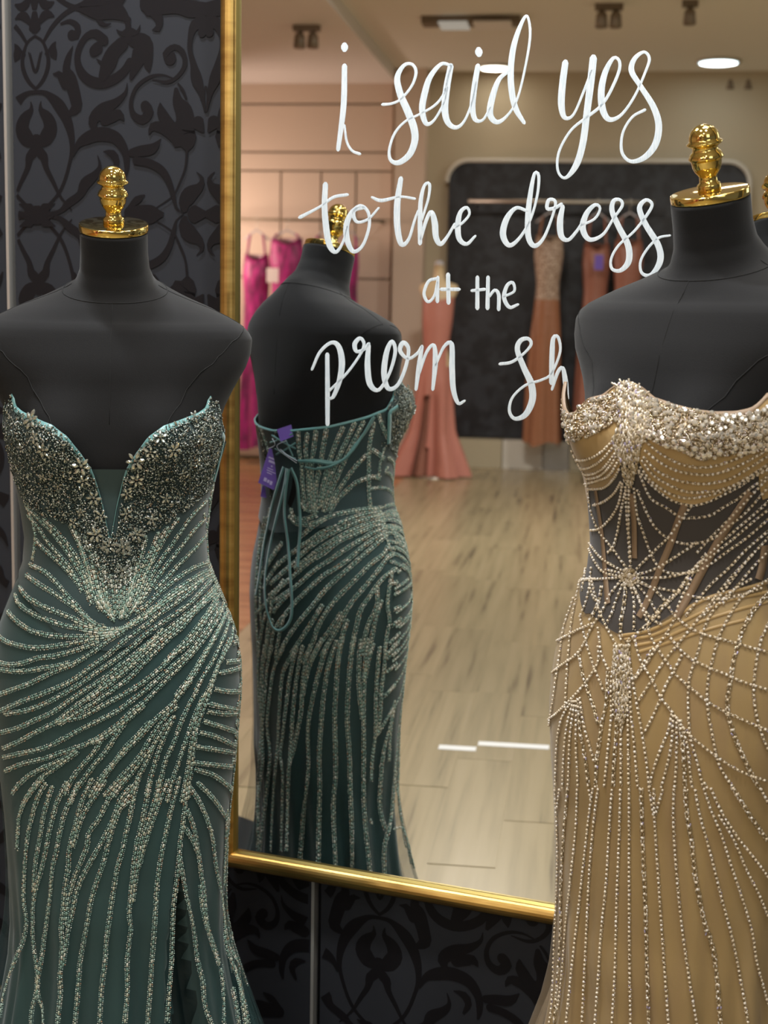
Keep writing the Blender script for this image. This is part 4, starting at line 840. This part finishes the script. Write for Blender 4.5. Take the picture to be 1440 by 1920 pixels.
PA = '''230,555 320,545 400,500 470,430 530,370|260,600 340,590 420,550 490,480 540,420|260,655 350,640 430,590 500,510 540,460|290,690 370,680 440,640 510,550|330,710 400,700 470,640 520,560|320,745 400,720 470,690 520,610|340,775 430,770 490,720 530,650|300,870 360,880 440,850 500,800 540,730|180,480 260,510 340,480 430,440 500,380
160,480 190,560 240,640 260,720 280,820 310,920 330,1030 340,1120 340,1230|210,600 250,690 330,770|700,450 760,490 830,515 900,530 1000,560|690,480 760,540 860,600 960,635 1060,640 1160,620 1260,580 1340,540 1440,480|690,540 780,610 880,660 980,680 1080,685 1180,660 1280,620 1440,530|680,580 760,660 860,710 960,735 1060,740 1180,720 1280,670 1440,570
670,600 740,690 840,750 940,790 1060,790 1180,770 1300,710 1440,620|660,640 720,720 800,780 880,820 960,830 1060,815 1180,780 1300,720 1440,640|650,660 720,740 800,810 880,855 980,875 1080,850 1160,810 1260,760 1350,700 1440,650|650,670 690,770 730,840 820,890 910,950 1000,950 1090,935 1160,890 1260,830 1340,760 1440,690
640,780 690,900 730,980 790,1050 880,1100 980,1110 1100,1080 1200,1000 1300,920 1440,760|620,770 640,930 680,1050 720,1160 760,1240 830,1290 950,1290 1050,1260 1200,1150 1300,1080 1440,960|970,880 900,970 840,1060 740,1160 620,1280 590,1300|590,760 590,900 590,1050 600,1200 590,1310|570,760 575,900 585,1050 595,1200|550,740 530,860 480,950 410,1020 340,1030
570,780 540,920 520,1040 490,1140 450,1170|340,780 350,880 370,950 410,1040 490,1140 580,1270|330,1080 400,1180 480,1240 580,1290|370,1330 460,1325 590,1310|450,1270 520,1285 580,1300|600,1310 740,1270 860,1200 980,1120 1010,1100|600,1320 740,1320 860,1310 980,1270 1100,1180 1250,1060 1340,980 1440,900|600,1320 700,1370 800,1390 900,1410 1000,1440 1150,1450 1290,1420 1400,1380
1440,850 1340,940 1200,1060 1060,1190 960,1290 900,1400 820,1480 750,1560|1440,1030 1300,1150 1200,1260 1090,1360 1000,1470 930,1560|1440,1070 1320,1200 1220,1330 1130,1450 1040,1560|1440,700 1320,830 1200,960 1100,1060 1000,1170|1440,1150 1340,1260 1250,1370 1160,1480|340,1130 380,1220 440,1290 560,1310|300,1150 290,1260 260,1350 230,1450|330,1200 320,1300 300,1400|360,1260 350,1370 380,1460|250,1350 300,1330 370,1330'''
PB = '''590,130 640,250 700,410 720,500 800,630 880,740 980,830 1080,910 1190,970 1300,1020 1440,1080|600,140 680,230 740,320 780,400|610,140 720,200 800,270 850,350 920,420 1000,470 1080,500 1200,530 1330,570 1440,600|590,150 620,280 620,400 620,470|570,160 560,300 540,400 540,520|560,160 510,280 480,370 450,420|540,160 470,250 430,340 360,450 280,600 160,690 80,760
380,150 300,160 250,200|350,100 380,240 410,350 450,440 510,550|1060,0 900,210 800,310 700,430 620,500 560,550|1010,60 960,170 900,290 850,430 740,600 680,690 620,770|1340,0 1220,130 1130,240 1050,350 960,460 880,560 800,660 710,800 640,910|1440,70 1330,150 1220,220 1140,300 1080,380 1040,480 1010,600 960,750 950,900 960,1100
1440,150 1280,260 1200,380 1140,500 1100,640 1070,780 1070,950 1100,1110 1140,1290 1240,1450 1320,1570|1440,240 1350,340 1280,470 1240,600 1210,760 1190,950 1240,1130 1310,1290 1380,1420 1440,1500|1440,420 1390,540 1360,700 1350,850 1370,1000 1410,1130 1440,1200|620,500 660,650 720,750 780,870 850,960 920,1060 1010,1150 1100,1220 1200,1290 1320,1350 1440,1390
830,490 890,570 970,640 1070,690 1170,730 1280,780 1440,830|910,620 870,700 820,790 780,890 740,980 680,1100|740,580 690,650 650,720 620,760|320,0 300,100 250,220 200,310 160,430 120,560 90,700 70,850 60,1000|250,270 190,450 160,650 130,850 100,1050|290,160 240,400 220,600 205,800 200,950|290,380 330,550 380,700 440,850|280,600 310,750 360,900 400,1040
400,450 420,600 460,700|60,1040 150,970 250,870 320,790 400,660 400,560|150,530 260,470 370,420|500,600 480,800 480,1000 460,1200 440,1400 420,1575|520,600 515,850 510,1100 495,1300 485,1575|540,560 540,1000 540,1575|560,560 580,900 585,1200 590,1575|590,600 600,950 620,1150 640,1400 660,1575|600,700 640,930 670,1100 700,1300 720,1500 740,1575
460,700 450,900 420,1050 390,1280 380,1575|240,900 180,1000 150,1150 140,1400 140,1575|250,900 210,1050 190,1250 180,1575|260,900 230,1100 220,1350 210,1575|270,900 265,1150 275,1350 280,1575|280,890 290,1080 320,1250 350,1500 360,1575|290,880 310,1030 350,1180 380,1280|850,980 830,1080 780,1200 730,1350 715,1430|860,990 850,1150 820,1300 780,1450 750,1575
880,1000 880,1200 870,1400 850,1575|900,1020 920,1200 930,1400 935,1575|920,1060 950,1200 970,1400 1010,1575|960,1110 1000,1250 1030,1380 1070,1575|1050,1400 1150,1575|350,180 330,280 290,380|420,200 400,300 350,400|500,560 500,720 495,900 490,1010|575,560 570,720 560,900 560,1010|600,150 660,290 720,390 790,430'''
PC = '''420,0 380,280 350,600 330,1000 300,1575|495,0 470,350 450,700 420,1000 400,1300 380,1575|540,0 530,400 515,800 505,1200 485,1575|590,0 590,500 590,1000 595,1575|660,0 670,400 690,900 700,1250 710,1575|740,0 745,300 770,700 800,1150 830,1575|390,0 350,250 310,600 270,950 235,1250 200,1575|130,0 150,400 150,700 135,1000 120,1400 100,1575|180,0 150,250|225,0 190,400 170,750 170,1000 150,1300 130,1575
275,0 265,350 230,700 200,1000 180,1250 150,1500|320,0 360,220|830,0 790,150 750,290|870,0 860,300 880,650 910,950 950,1250 1000,1575|930,0 940,250 970,450 1000,700 1050,950 1110,1150 1150,1575|970,0 1020,280 1080,500 1150,780 1220,1050 1280,1350 1320,1575|1010,0 1080,230 1150,400 1220,620 1280,800 1340,1000 1370,1200 1440,1460|1070,80 1150,260 1250,420 1360,560 1440,670
1140,290 1230,440 1300,610 1380,770 1440,920|1150,0 1240,150 1340,310 1440,450|1230,0 1310,50 1430,80|1320,0 1380,100 1440,220|690,0 740,290'''
for txt, mp, yr in ((PA, R2, (0, 1162)), (PB, R3, (1085, 1480)), (PC, R4, (1477, 2500))):
    for i, P in enumerate(strokes(txt)): Qp = C2.path(mapc(P, *mp), False, 5, .012, yr if (min(q[1] for q in P)/3.27+mp[1] > yr[0]-30 or txt is not PB) else (0, 1480)); kd = 1 if (i % 5 == 4 and txt is not PA) else 0; strand_pearl(Qp, g2, kd); strand_pearl(beyond_frame(Qp), g2, kd)
CL = mapc([(108, 100), (150, 205), (230, 235), (330, 228), (450, 205), (520, 165), (560, 140), (590, 330), (500, 370), (420, 420), (300, 470), (185, 490), (135, 400), (100, 250)], *R2)
CR = mapc([(580, 110), (680, 165), (740, 225), (850, 262), (1000, 295), (1150, 320), (1300, 320), (1400, 290), (1475, 240), (1475, 520), (1300, 560), (1180, 570), (1020, 600), (900, 540), (720, 460), (620, 430)], *R2)
crust(CL, C2, 1700, g2, M['rhine'], 'bead_crust', .0011, .0021); crust(CR, C2, 3800, g2, M['rhine'], 'bead_crust', .0011, .0021)
SPR = mapc([(510, 150), (545, 120), (620, 115), (660, 160), (710, 230), (700, 330), (710, 440), (660, 520), (640, 640), (610, 760), (570, 740), (530, 600), (490, 470), (540, 330)], *R2)
KN = mapc([(505, 555), (595, 555), (602, 700), (592, 860), (572, 1000), (545, 1090), (520, 1000), (495, 860), (490, 700)], *R3); SB = mapc([(560, 90), (620, 90), (650, 140), (610, 190), (560, 190), (540, 140)], *R3)
def bugle_fill(poly, n, dirn, parent):
    xs = [p[0] for p in poly]; ys = [p[1] for p in poly]; P = []; Nn = []
    while len(P) < n:
        x, y = random.uniform(min(xs), max(xs)), random.uniform(min(ys), max(ys))
        if not inside(poly, x, y): continue
        r_ = C2.cast(x, y, False, .012)
        if r_ is None: n -= 1; continue
        P.append(r_[0]); Nn.append(r_[1])
    P = np.array(P); Nn = np.array(Nn); T = np.tile(np.array(dirn, float), (len(P), 1))
    o = fast_mesh('bugle_cluster', *stamp(BUG, BUGF, P+Nn*RNG.uniform(.001, .003, len(P))[:, None], T, Nn, (.0024, .0012, .0012), .18), M['champ_bead'], parent); o['kind'] = 'stuff'
bugle_fill(SPR, 1500, (0, 0, 1), g2); bugle_fill(KN, 760, (0, 0, 1), g2); bugle_fill(SB, 160, (1, 0, 1), g2)
cnt = 0; used = []
while cnt < 190:
    P = CR if random.random() < .68 else CL; x, y = random.uniform(1030, 1445), random.uniform(710, 870)
    if not inside(P, x, y) or any((x-a)**2+(y-b)**2 < 60 for a, b in used): 
        used = used[-400:]; cnt += .02; continue
    r_ = C2.cast(x, y, False, .01)
    if r_ is None: continue
    used.append((x, y)); place(RND, 'rhinestone', r_[0]+r_[1]*.0028, Z.copy()+XYZ[0]*random.uniform(-1, 1), r_[1], random.uniform(.75, 1.2), g2, parent_loc(g2)); cnt += 1
for j in range(9):                         # upright bugles at the peak
    a = math.radians(-60+15*j); d_ = -6+1.4*j; p0 = gp(F2, math.radians(d_), zt2(d_)-.003-.004*(j % 2), .006); d = Z*math.cos(a)+F2.S*math.sin(a)+F2.F*.25
    add_mesh('peak_bugle', *tube([p0, p0+d*.009], .0013, 6), M['champ_bead'], g2)

# ------------------------------------------------------------ the shop seen in the mirror
RZ = np.array([0, 0, 1.])
def rx(V): return [room(*q) for q in V]
def rbox(l0, l1, d0, d1, z0, z1, bev=0):
    V = [(l, d, z) for l in (l0, l1) for d in (d0, d1) for z in (z0, z1)]
    F_ = [(0, 1, 3, 2), (4, 6, 7, 5), (0, 4, 5, 1), (2, 3, 7, 6), (0, 2, 6, 4), (1, 5, 7, 3)]
    V = [room(*q) for q in V]; c = np.mean(V, axis=0); out = []
    for f_ in F_:
        n_ = np.cross(V[f_[1]]-V[f_[0]], V[f_[2]]-V[f_[0]]); out.append(f_ if n_ @ (np.mean([V[i] for i in f_], axis=0)-c) > 0 else f_[::-1])
    return V, out
def rmesh(name, V, F_, mt, parent=None, smooth=True, kind=None):
    o = add_mesh(name, rx(V), [tuple(f_)[::-1] for f_ in F_], mt, parent, smooth)
    if kind: o['kind'] = kind
    return o
def rb(name, *a, mt, parent=None): return add_mesh(name, *rbox(*a), mt, parent, False)
DW = 12.95
# planks
def plank(l0, l1, d0, d1, mt, z=.0):
    e = .0012; V, F_ = rbox(l0+e, l1-e, d0+e, d1-e, z-.0012, z+random.uniform(0, .0006)); o = add_mesh('plank', V, F_, mt, FLOOR, False)
NP = 0; PW = .175
for il in range(-14, 22):
    l0 = il*PW; d = 3.3 + (il*.37 % 1)*.95
    while d < DW-.3:
        L = 1.2 if d > 6 else .95; L = L*(1+.15*math.sin(il*3.1+d)); d1 = min(d+L, DW-.2)
        lm = l0+PW/2; x_, y_ = (lm*E2+(d+d1)/2*E1)[:2]; px = 720+FPX*x_/y_
        if l0 >= -1.42 and 400 < px+PW*FPX/d and px-PW*FPX/d < 1090 and NP < 290:
            plank(l0, l0+PW, d, d1, M['wood']); NP += 1
        d = d1
for j in range(46):
    d0 = 5.6 + j*.16
    if d0 > DW-.3: break
    off = (j*.41) % 1
    for k in range(3):
        l1 = -1.415 - k*1.1 + (0 if k == 0 else -.0) - (off*.6 if k else 0); l0 = -1.415-(k+1)*1.1-off*.6
        plank(l0, l1, d0, d0+.16, M['orange_wood'])
# shell walls of the shop
far = add_mesh('wall_far', *rbox(-5.5, 6, DW, DW+.1, 0, CEIL), M['wall_beige'], None, False); struct(far)
sl = add_mesh('wall_left', *rbox(-5.6, -5.5, 2.0, DW, 0, CEIL), M['wall_pink'], None, False); struct(sl)
def lz(x, y, d): q = px_room(x, y, d); return q[0], q[2]
# pink cladding bay on the left with recessed joints
clad = empty('wall_cladding', room(-3, DW-.05, 0)); clad['kind'] = 'structure'; clad['label'] = 'pale pink panelled wall bay behind the magenta gowns'
xl, xr = lz(380, 500, DW-.06)[0], lz(735, 500, DW-.06)[0]
zz = [0.02] + [lz(500, y, DW-.06)[1] for y in (640, 520, 410, 320, 285, 195, 110)] + [CEIL-.02]
xs = [xl-1.2] + [lz(x, 500, DW-.06)[0] for x in (447, 525, 600, 665, 733)]
for i in range(len(zz)-1):
    for j in range(len(xs)-1):
        if zz[i] >= lz(500, 325, DW)[1] and 0 < j < len(xs)-1 and j > 1: continue
        x0, x1 = xs[j], xs[j+1]
        if zz[i] >= lz(500, 325, DW)[1] and j == 1: x1 = xs[-1]
        rb('panel', x0+.008, x1-.008, DW-.05, DW-.005, zz[i]+.008, zz[i+1]-.008, mt=M['wall_pink'], parent=clad)
soff = add_mesh('ceiling_soffit', *rbox(-5.5, lz(735, 129, DW-.4)[0], 2.0, DW-.01, CEIL-.10, CEIL), M['ceiling_pink'], None, False); struct(soff)
p0, p1 = lz(735, 500, DW-.25)[0], lz(792, 500, DW-.25)[0]
pil = add_mesh('wall_pilaster', *rbox(p0, p1, DW-.22, DW, 0, CEIL), M['wall_pink'], None, False); struct(pil)
# arch shaped display panel
def rrect(x0, x1, z0, z1, r_, k=10, squarebottom=True):
    P = [(x0, z0), (x1, z0)]
    for j in range(k+1): a = math.pi/2*j/k; P.append((x1-r_+r_*math.cos(a), z1-r_+r_*math.sin(a)))
    for j in range(k+1): a = math.pi/2*(1+j/k); P.append((x0+r_+r_*math.cos(a), z1-r_+r_*math.sin(a)))
    return P
a0, zt_ = lz(836, 297, DW-.12); a1 = lz(1412, 297, DW-.12)[0]; zb_ = lz(900, 820, DW-.12)[1]
disp = empty('display_board', room((a0+a1)/2, DW-.06, zb_), 'black round-cornered display board with faint damask and pale rim', 'board')
P = rrect(a0+.03, a1-.03, zb_, zt_-.03, .17); n = len(P)
rmesh('backing', [(x, DW-.10, z) for x, z in P]+[(x, DW-.01, z) for x, z in P], [tuple(range(n)), tuple(range(2*n-1, n-1, -1))]+[(i, n+i, n+(i+1) % n, (i+1) % n) for i in range(n)], M['niche'], disp, False)
O = rrect(a0, a1, zb_, zt_, .20); V = []
for Q, d_ in ((O, DW-.01), (O, DW-.14), (P, DW-.14), (P, DW-.01)): V += [(x, d_, z) for x, z in Q]
rmesh('rim', V, [(k*n+i, k*n+i+1, (k+1)*n+i+1, (k+1)*n+i) for k in range(3) for i in range(1, n-1)], M['white_trim'], disp)
# skirting blocks under it
for i, (xa, xb, mt) in enumerate(((850, 942, 'plinth'), (943, 1018, 'white_trim'), (1019, 1068, 'chrome'), (1069, 1180, 'plinth'), (1181, 1400, 'plinth'))):
    rb('trim_plinth', lz(xa, 840, DW-.2)[0], lz(xb, 840, DW-.2)[0]-.004, DW-.2, DW, 0, zb_-.01, mt=M[mt] if mt != 'chrome' else M['plate'])['kind'] = 'structure'
# rails
def rail_rack(x0, x1, y, dep, lab, name='clothes_rail', r_=.016):
    l0, z = lz(x0, y, dep); l1 = lz(x1, y, dep)[0]; root = empty(name, room((l0+l1)/2, dep, z), lab, 'clothes rail')
    add_mesh('rail_bar', *tube([room(l0, dep, z), room(l1, dep, z)], r_, 14), M['chrome'], root)
    for l in (l0+.06, l1-.06): add_mesh('wall_bracket', *tube([room(l, dep, z), room(l, DW-.145 if x0 > 800 else DW-.055, z)], r_*.8, 10), M['chrome'], root)
    return l0, l1, z
RL_, RR_, RZc = rail_rack(878, 1226, 377, DW-.42, 'horizontal metal rail on the black display panel')
M['chrome_keep'] = M['chrome']; M['chrome'] = M['dark_metal']
LL_, LR_, LZc = rail_rack(380, 722, 411, DW-.45, 'thin wall rail holding the magenta gowns', r_=.010)
M['chrome'] = M['chrome_keep']
# hanging gowns
def gown(x0, x1, ytop, ybot, dep, mt, name, lab, group, railz, lace=None, flare=1.15, seed=0, deepth=.10, strap=True, waist=.78):
    xm = (x0+x1)/2; l0, zt_ = lz(x0, ytop, dep); l1, _ = lz(x1, ytop, dep); zb_ = lz(xm, ybot, dep)[1]; lc = (l0+l1)/2; hw = (l1-l0)/2; rnd = random.Random(seed)
    root = empty(name, room(lc, dep, zb_), lab, 'gown', group); rows = 34; k = 44; V = []
    fr = [rnd.uniform(0, 6.28) for _ in range(4)]; mi = []
    for i in range(rows+1):
        t = i/rows; z = zt_+(zb_-zt_)*t
        wd = hw*(np.interp(t, [0, .08, .22, .45, .8, 1], [.82, .95, waist, .92, 1.0*flare*.92, flare])); dp = deepth*np.interp(t, [0, .1, .25, 1], [.6, 1, .8, 1.3]); amp = .16*smooth(.2, .8, t)
        for j in range(k):
            a = 2*math.pi*j/k; r_ = 1+amp*math.sin(5*a+fr[0]+t)+amp*.7*math.sin(9*a+fr[1]-2*t)
            V.append((lc+wd*math.cos(a)*r_*.92, dep+dp*math.sin(a)*r_, z - (.06*abs(math.cos(a))*-1+.03)*(1-smooth(0, .1, t)) + (.02*math.sin(3*a+fr[2]) if i == rows else 0)))
    F_ = [(i*k+j, i*k+(j+1) % k, (i+1)*k+(j+1) % k, (i+1)*k+j) for i in range(rows) for j in range(k)]
    sp_ = 11
    o = rmesh('skirt', V[(sp_-1)*k:], [(a-(sp_-1)*k, b-(sp_-1)*k, c-(sp_-1)*k, d-(sp_-1)*k) for a, b, c, d in F_[(sp_-1)*k:]], M[mt], root)
    rmesh('bodice', V[:sp_*k], F_[:(sp_-1)*k]+[tuple(range(k))], M[lace or mt], root)
    if strap:
        for s_ in (-1, 1):
            pts = [(lc+s_*hw*.62, dep-.02, zt_-.02), (lc+s_*hw*.55, dep-.01, zt_+.05), (lc+s_*hw*.42, dep, railz-.12)]
            add_mesh('strap', *tube(rx(pts), .010, 8), M[mt], root)
        hk = [(lc-hw*.8, dep, railz-.17), (lc-hw*.3, dep, railz-.11), (lc, dep, railz-.085), (lc+hw*.3, dep, railz-.11), (lc+hw*.8, dep, railz-.17)]
        h = empty('clothes_hanger', room(lc, dep, railz-.09), HL[seed], 'hanger')
        add_mesh('arms', *tube(rx(hk), .008, 8), M['hanger'], h)
        add_mesh('hook', *tube(rx([(lc, dep, railz-.085), (lc, dep, railz-.03), (lc+.016, dep, railz-.012), (lc+.018, dep, railz+.012), (lc, dep, railz+.024), (lc-.018, dep, railz+.012)]), .003, 6), M['chrome'], h)
    return root
HL = {1: 'clear hanger of the leftmost magenta gown on the pink wall rail', 2: 'clear hanger of the wide magenta gown, second on the pink wall rail', 3: 'clear hanger of the magenta gown right of the reflected gold finial',
      4: 'clear hanger of the magenta gown behind the reflected gold finial', 5: 'clear hanger of the bronze gown with lace bodice', 6: 'clear hanger of the middle rust gown on the display panel', 7: 'clear hanger of the rightmost rust gown on the display panel'}
dL = DW-.45; dR = DW-.42
gown(452, 510, 482, 838, dL, 'magenta', 'hanging_gown', 'magenta gown with thin straps hanging leftmost on the pink wall rail, white tag at bust', 'gowns in the mirror', LZc, seed=1, flare=1.2, waist=.85)
gown(500, 576, 452, 840, dL-.03, 'magenta', 'hanging_gown', 'wide magenta gown hanging second from left on the pink wall rail', 'gowns in the mirror', LZc, seed=2, flare=1.2)
gown(640, 676, 470, 800, dL, 'magenta', 'hanging_gown', 'narrow magenta gown hanging alone at the right of the pink wall rail', 'gowns in the mirror', LZc, seed=3, flare=1.2)
gown(582, 634, 458, 835, dL, 'magenta', 'hanging_gown', 'magenta gown hanging third on the pink wall rail, behind the dress form reflection', 'gowns in the mirror', LZc, seed=4, flare=1.0)
gown(998, 1062, 447, 832, dR, 'bronze', 'hanging_gown', 'bronze satin gown with beige lace bodice hanging left on the display panel', 'gowns in the mirror', RZc, 'lace', 1.12, 5, .10, waist=.72)
gown(1088, 1150, 462, 836, dR, 'rust', 'hanging_gown', 'rust rose gown hanging in the middle of the display panel rail', 'gowns in the mirror', RZc, None, 1.15, 6)
gown(1146, 1212, 455, 836, dR-.04, 'rust', 'hanging_gown', 'rust rose gown hanging at the right end of the display panel rail', 'gowns in the mirror', RZc, None, 1.15, 7)
q = lz(511, 516, dL-.22); tag(rb('price_tag', q[0]-.05, q[0]+.05, dL-.222, dL-.218, q[1]-.06, q[1]+.06, mt=M['white_card']), 'white square tag at the bust of the magenta gowns', 'tag')
q = lz(1123, 492, dR-.22); tag(rb('price_tag', q[0]-.035, q[0]+.035, dR-.222, dR-.218, q[1]-.06, q[1]+.06, mt=M['purple']), 'purple tag hanging on the rust rose gown', 'tag')
# salmon gown on a cream form, standing on the floor
dM = 11.95; lM, _ = lz(817, 700, dM); mroot = empty('dress_form', room(lM, dM, 0), 'cream dress form in the mirror wearing a salmon gown with a slit', 'mannequin')
zS = lz(817, 533, dM)[1]; zW = lz(817, 640, dM)[1]; zB = lz(817, 585, dM)[1]; k = 36
def ell(rows, k=36):
    V = []; 
    for z, w_, d_, dl in rows:
        for j in range(k): a = 2*math.pi*j/k; V.append((lM+dl+w_*math.cos(a), dM+d_*math.sin(a), z))
    F_ = [(i*k+j, i*k+(j+1) % k, (i+1)*k+(j+1) % k, (i+1)*k+j) for i in range(len(rows)-1) for j in range(k)]; return V, F_+[tuple(range(k))]
rmesh('torso', *ell([(zS+.16, .035, .035, .01), (zS+.05, .045, .045, .01), (zS+.02, .07, .06, .01), (zS, .145, .070, .01), (zS-.04, .16, .080, .01), (zS-.12, .122, .09, .01), (zB, .110, .10, .01), (zW, .080, .075, .01), (zW-.2, .11, .09, .01)]), M['cream'], mroot)
rmesh('neck_cap', *ell([(zS+.19, .02, .02, .01), (zS+.165, .04, .04, .01), (zS+.155, .04, .04, .01)]), M['hanger'], mroot)
rmesh('stand_pole', *ell([(zW-.1, .014, .014, .01), (.01, .014, .014, .01)], 12), M['chrome'], mroot); rmesh('stand_base', *ell([(.016, .15, .15, .01), (.0, .16, .16, .01)]), M['chrome'], mroot)
sg = empty('draped_gown', room(lM, dM, 0), 'salmon pink satin gown with a centre slit on the cream dress form in the mirror', 'gown')
rows = 30; k = 60; V = []; fr = 1.3
zG = zS-.13
for i in range(rows+1):
    t = i/rows; z = zG+(.012-zG)*t; w_ = np.interp(t, [0, .12, .28, .45, .75, 1], [.128, .122, .100, .135, .17, .29]); d_ = np.interp(t, [0, .12, .28, .45, .75, 1], [.11, .12, .10, .13, .15, .22]); am = .08+.14*smooth(.5, 1, t)
    for j in range(k):
        a = 2*math.pi*j/k; r_ = 1+am*smooth(.3, .6, t)*(math.sin(7*a+fr)+.6*math.sin(13*a+t*3)); sl_ = math.exp(-((a-4.75)/.22)**2)*smooth(.42, .6, t)*.55
        V.append((lM+.01-.05*t+w_*math.cos(a)*r_, dM+d_*math.sin(a)*(r_-sl_), z+(.03*abs(math.cos(a)) if i == 0 else 0)))
F_ = [(i*k+j, i*k+(j+1) % k, (i+1)*k+(j+1) % k, (i+1)*k+j) for i in range(rows) for j in range(k)]
SK = [f_ for i_, f_ in enumerate(F_[8*k:]) if not (i_//k > 7 and abs(2*math.pi*(i_ % k+.5)/k-4.45) < .10+.012*(i_//k-7))]
rmesh('skirt', V[8*k:], [tuple(q-8*k for q in f_) for f_ in SK], M['pinkgown'], sg); LI = [((a_-lM)*.8+lM, (b_-dM)*.6+dM, c_) for a_, b_, c_ in V[14*k:]]
rmesh('slit_lining', LI, [tuple(q-14*k for q in f_) for f_ in F_[14*k:]], M['rust'], sg); rmesh('bodice', V[:9*k], F_[:8*k], M['pinkgown'], sg)
# ceiling fittings
def disc_light(x, y, dia, mt, lab, power=1.5, colr=(1, .92, .80)):
    v_ = ray(x, y); kk = (CEIL-.02-H)/v_[2]; p = CAM+v_*kk; c = refl(p); r_ = dia/2
    root = empty('ceiling_light', c, lab, 'light'); add_mesh('trim_ring', *lathe([(r_*1.12, 0), (r_*1.12, .018), (r_*.98, .0198), (r_*.98, .002)][::-1], c, Z, 36), M['white_trim'], root)
    add_mesh('diffuser', *lathe([(r_*.97, .0), (r_*.97, .015)], c-Z*.003, Z, 36), mt, root); area('overhead_area_light', c-Z*.006, c-Z, r_*1.8, power, colr)
disc_light(1347, 118, .32, M['lamp_cool'], 'round ceiling light with cool white glow, right of the words in the mirror', 1.5, (.90, .97, 1))
disc_light(928, 128, .25, M['lamp'], 'round warm ceiling light behind the word said in the mirror')
disc_light(462, 2, .26, M['lamp'], 'round warm ceiling light at the top left corner of the mirror')
def track(x, y, wpx, lab, heads=2):
    v_ = ray(x, y); hz = .04; zc = CEIL-.03-(.10 if x < 700 else 0); p = CAM+v_*((zc-H)/v_[2]); l, d = p @ E2, p @ E1; wl = wpx/FPX*d/2
    root = empty('track_light', room(l, d, zc), lab, 'light'); rb('track_bar', l-wl, l+wl, d-.03, d+.03, zc-.01, zc+.03, mt=M['dark_metal'], parent=root)
    for i in range(heads):
        lh = l + (i-(heads-1)/2)*wl; add_mesh('lamp_head', *tube([room(lh, d, zc-.01), room(lh, d-.01, zc-.04), room(lh, d-.02, zc-.12)], [.012, .035, .042], 14), M['dark_metal'], root)
track(575, 56, 50, 'short dark track light on the pale soffit at the left'); track(1142, 16, 50, 'dark track light on the ceiling above the word yes'); track(1294, 10, 28, 'small dark track light near the top right', 1)
track(948, 148, 48, 'dark track light behind the letter d of said'); track(1386, 142, 62, 'dark track light below the cool round ceiling light')
cx = lambda x, y: (lambda p: (p @ E2, p @ E1))(CAM+ray(x, y)*((CEIL-H)/ray(x, y)[2]))
(la, da), (lb, db), (_, dc) = cx(795, 38), cx(978, 38), cx(890, 6)
un = empty('ceiling_unit', room((la+lb)/2, da+.2, CEIL-.02), 'rectangular ceiling unit with dark frame and dim pale panel, top centre', 'ceiling unit')
rb('frame', la, lb, da, dc+.4, CEIL-.05, CEIL-.001, mt=M['dark_metal'], parent=un); rb('light_panel', la+.12, (la+lb)/2-.02, da+.06, dc+.36, CEIL-.058, CEIL-.045, mt=M['dim_panel'], parent=un); rb('light_panel', (la+lb)/2+.02, lb-.06, da+.06, dc+.36, CEIL-.058, CEIL-.045, mt=M['ceiling_pink'], parent=un)
# light reflected on the shop floor, modelled as flat white strips
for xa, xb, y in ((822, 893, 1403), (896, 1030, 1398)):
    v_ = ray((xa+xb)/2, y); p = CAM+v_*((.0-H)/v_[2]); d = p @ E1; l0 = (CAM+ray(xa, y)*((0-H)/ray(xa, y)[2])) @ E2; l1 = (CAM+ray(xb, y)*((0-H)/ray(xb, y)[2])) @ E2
    tag(rb('floor_glint', l0, l1, d-.022, d+.022, .0007, .0016, mt=M['white_line']), 'white light reflection on the floor in the mirror, '+('short left piece' if xa < 880 else 'long right piece'), 'glint')
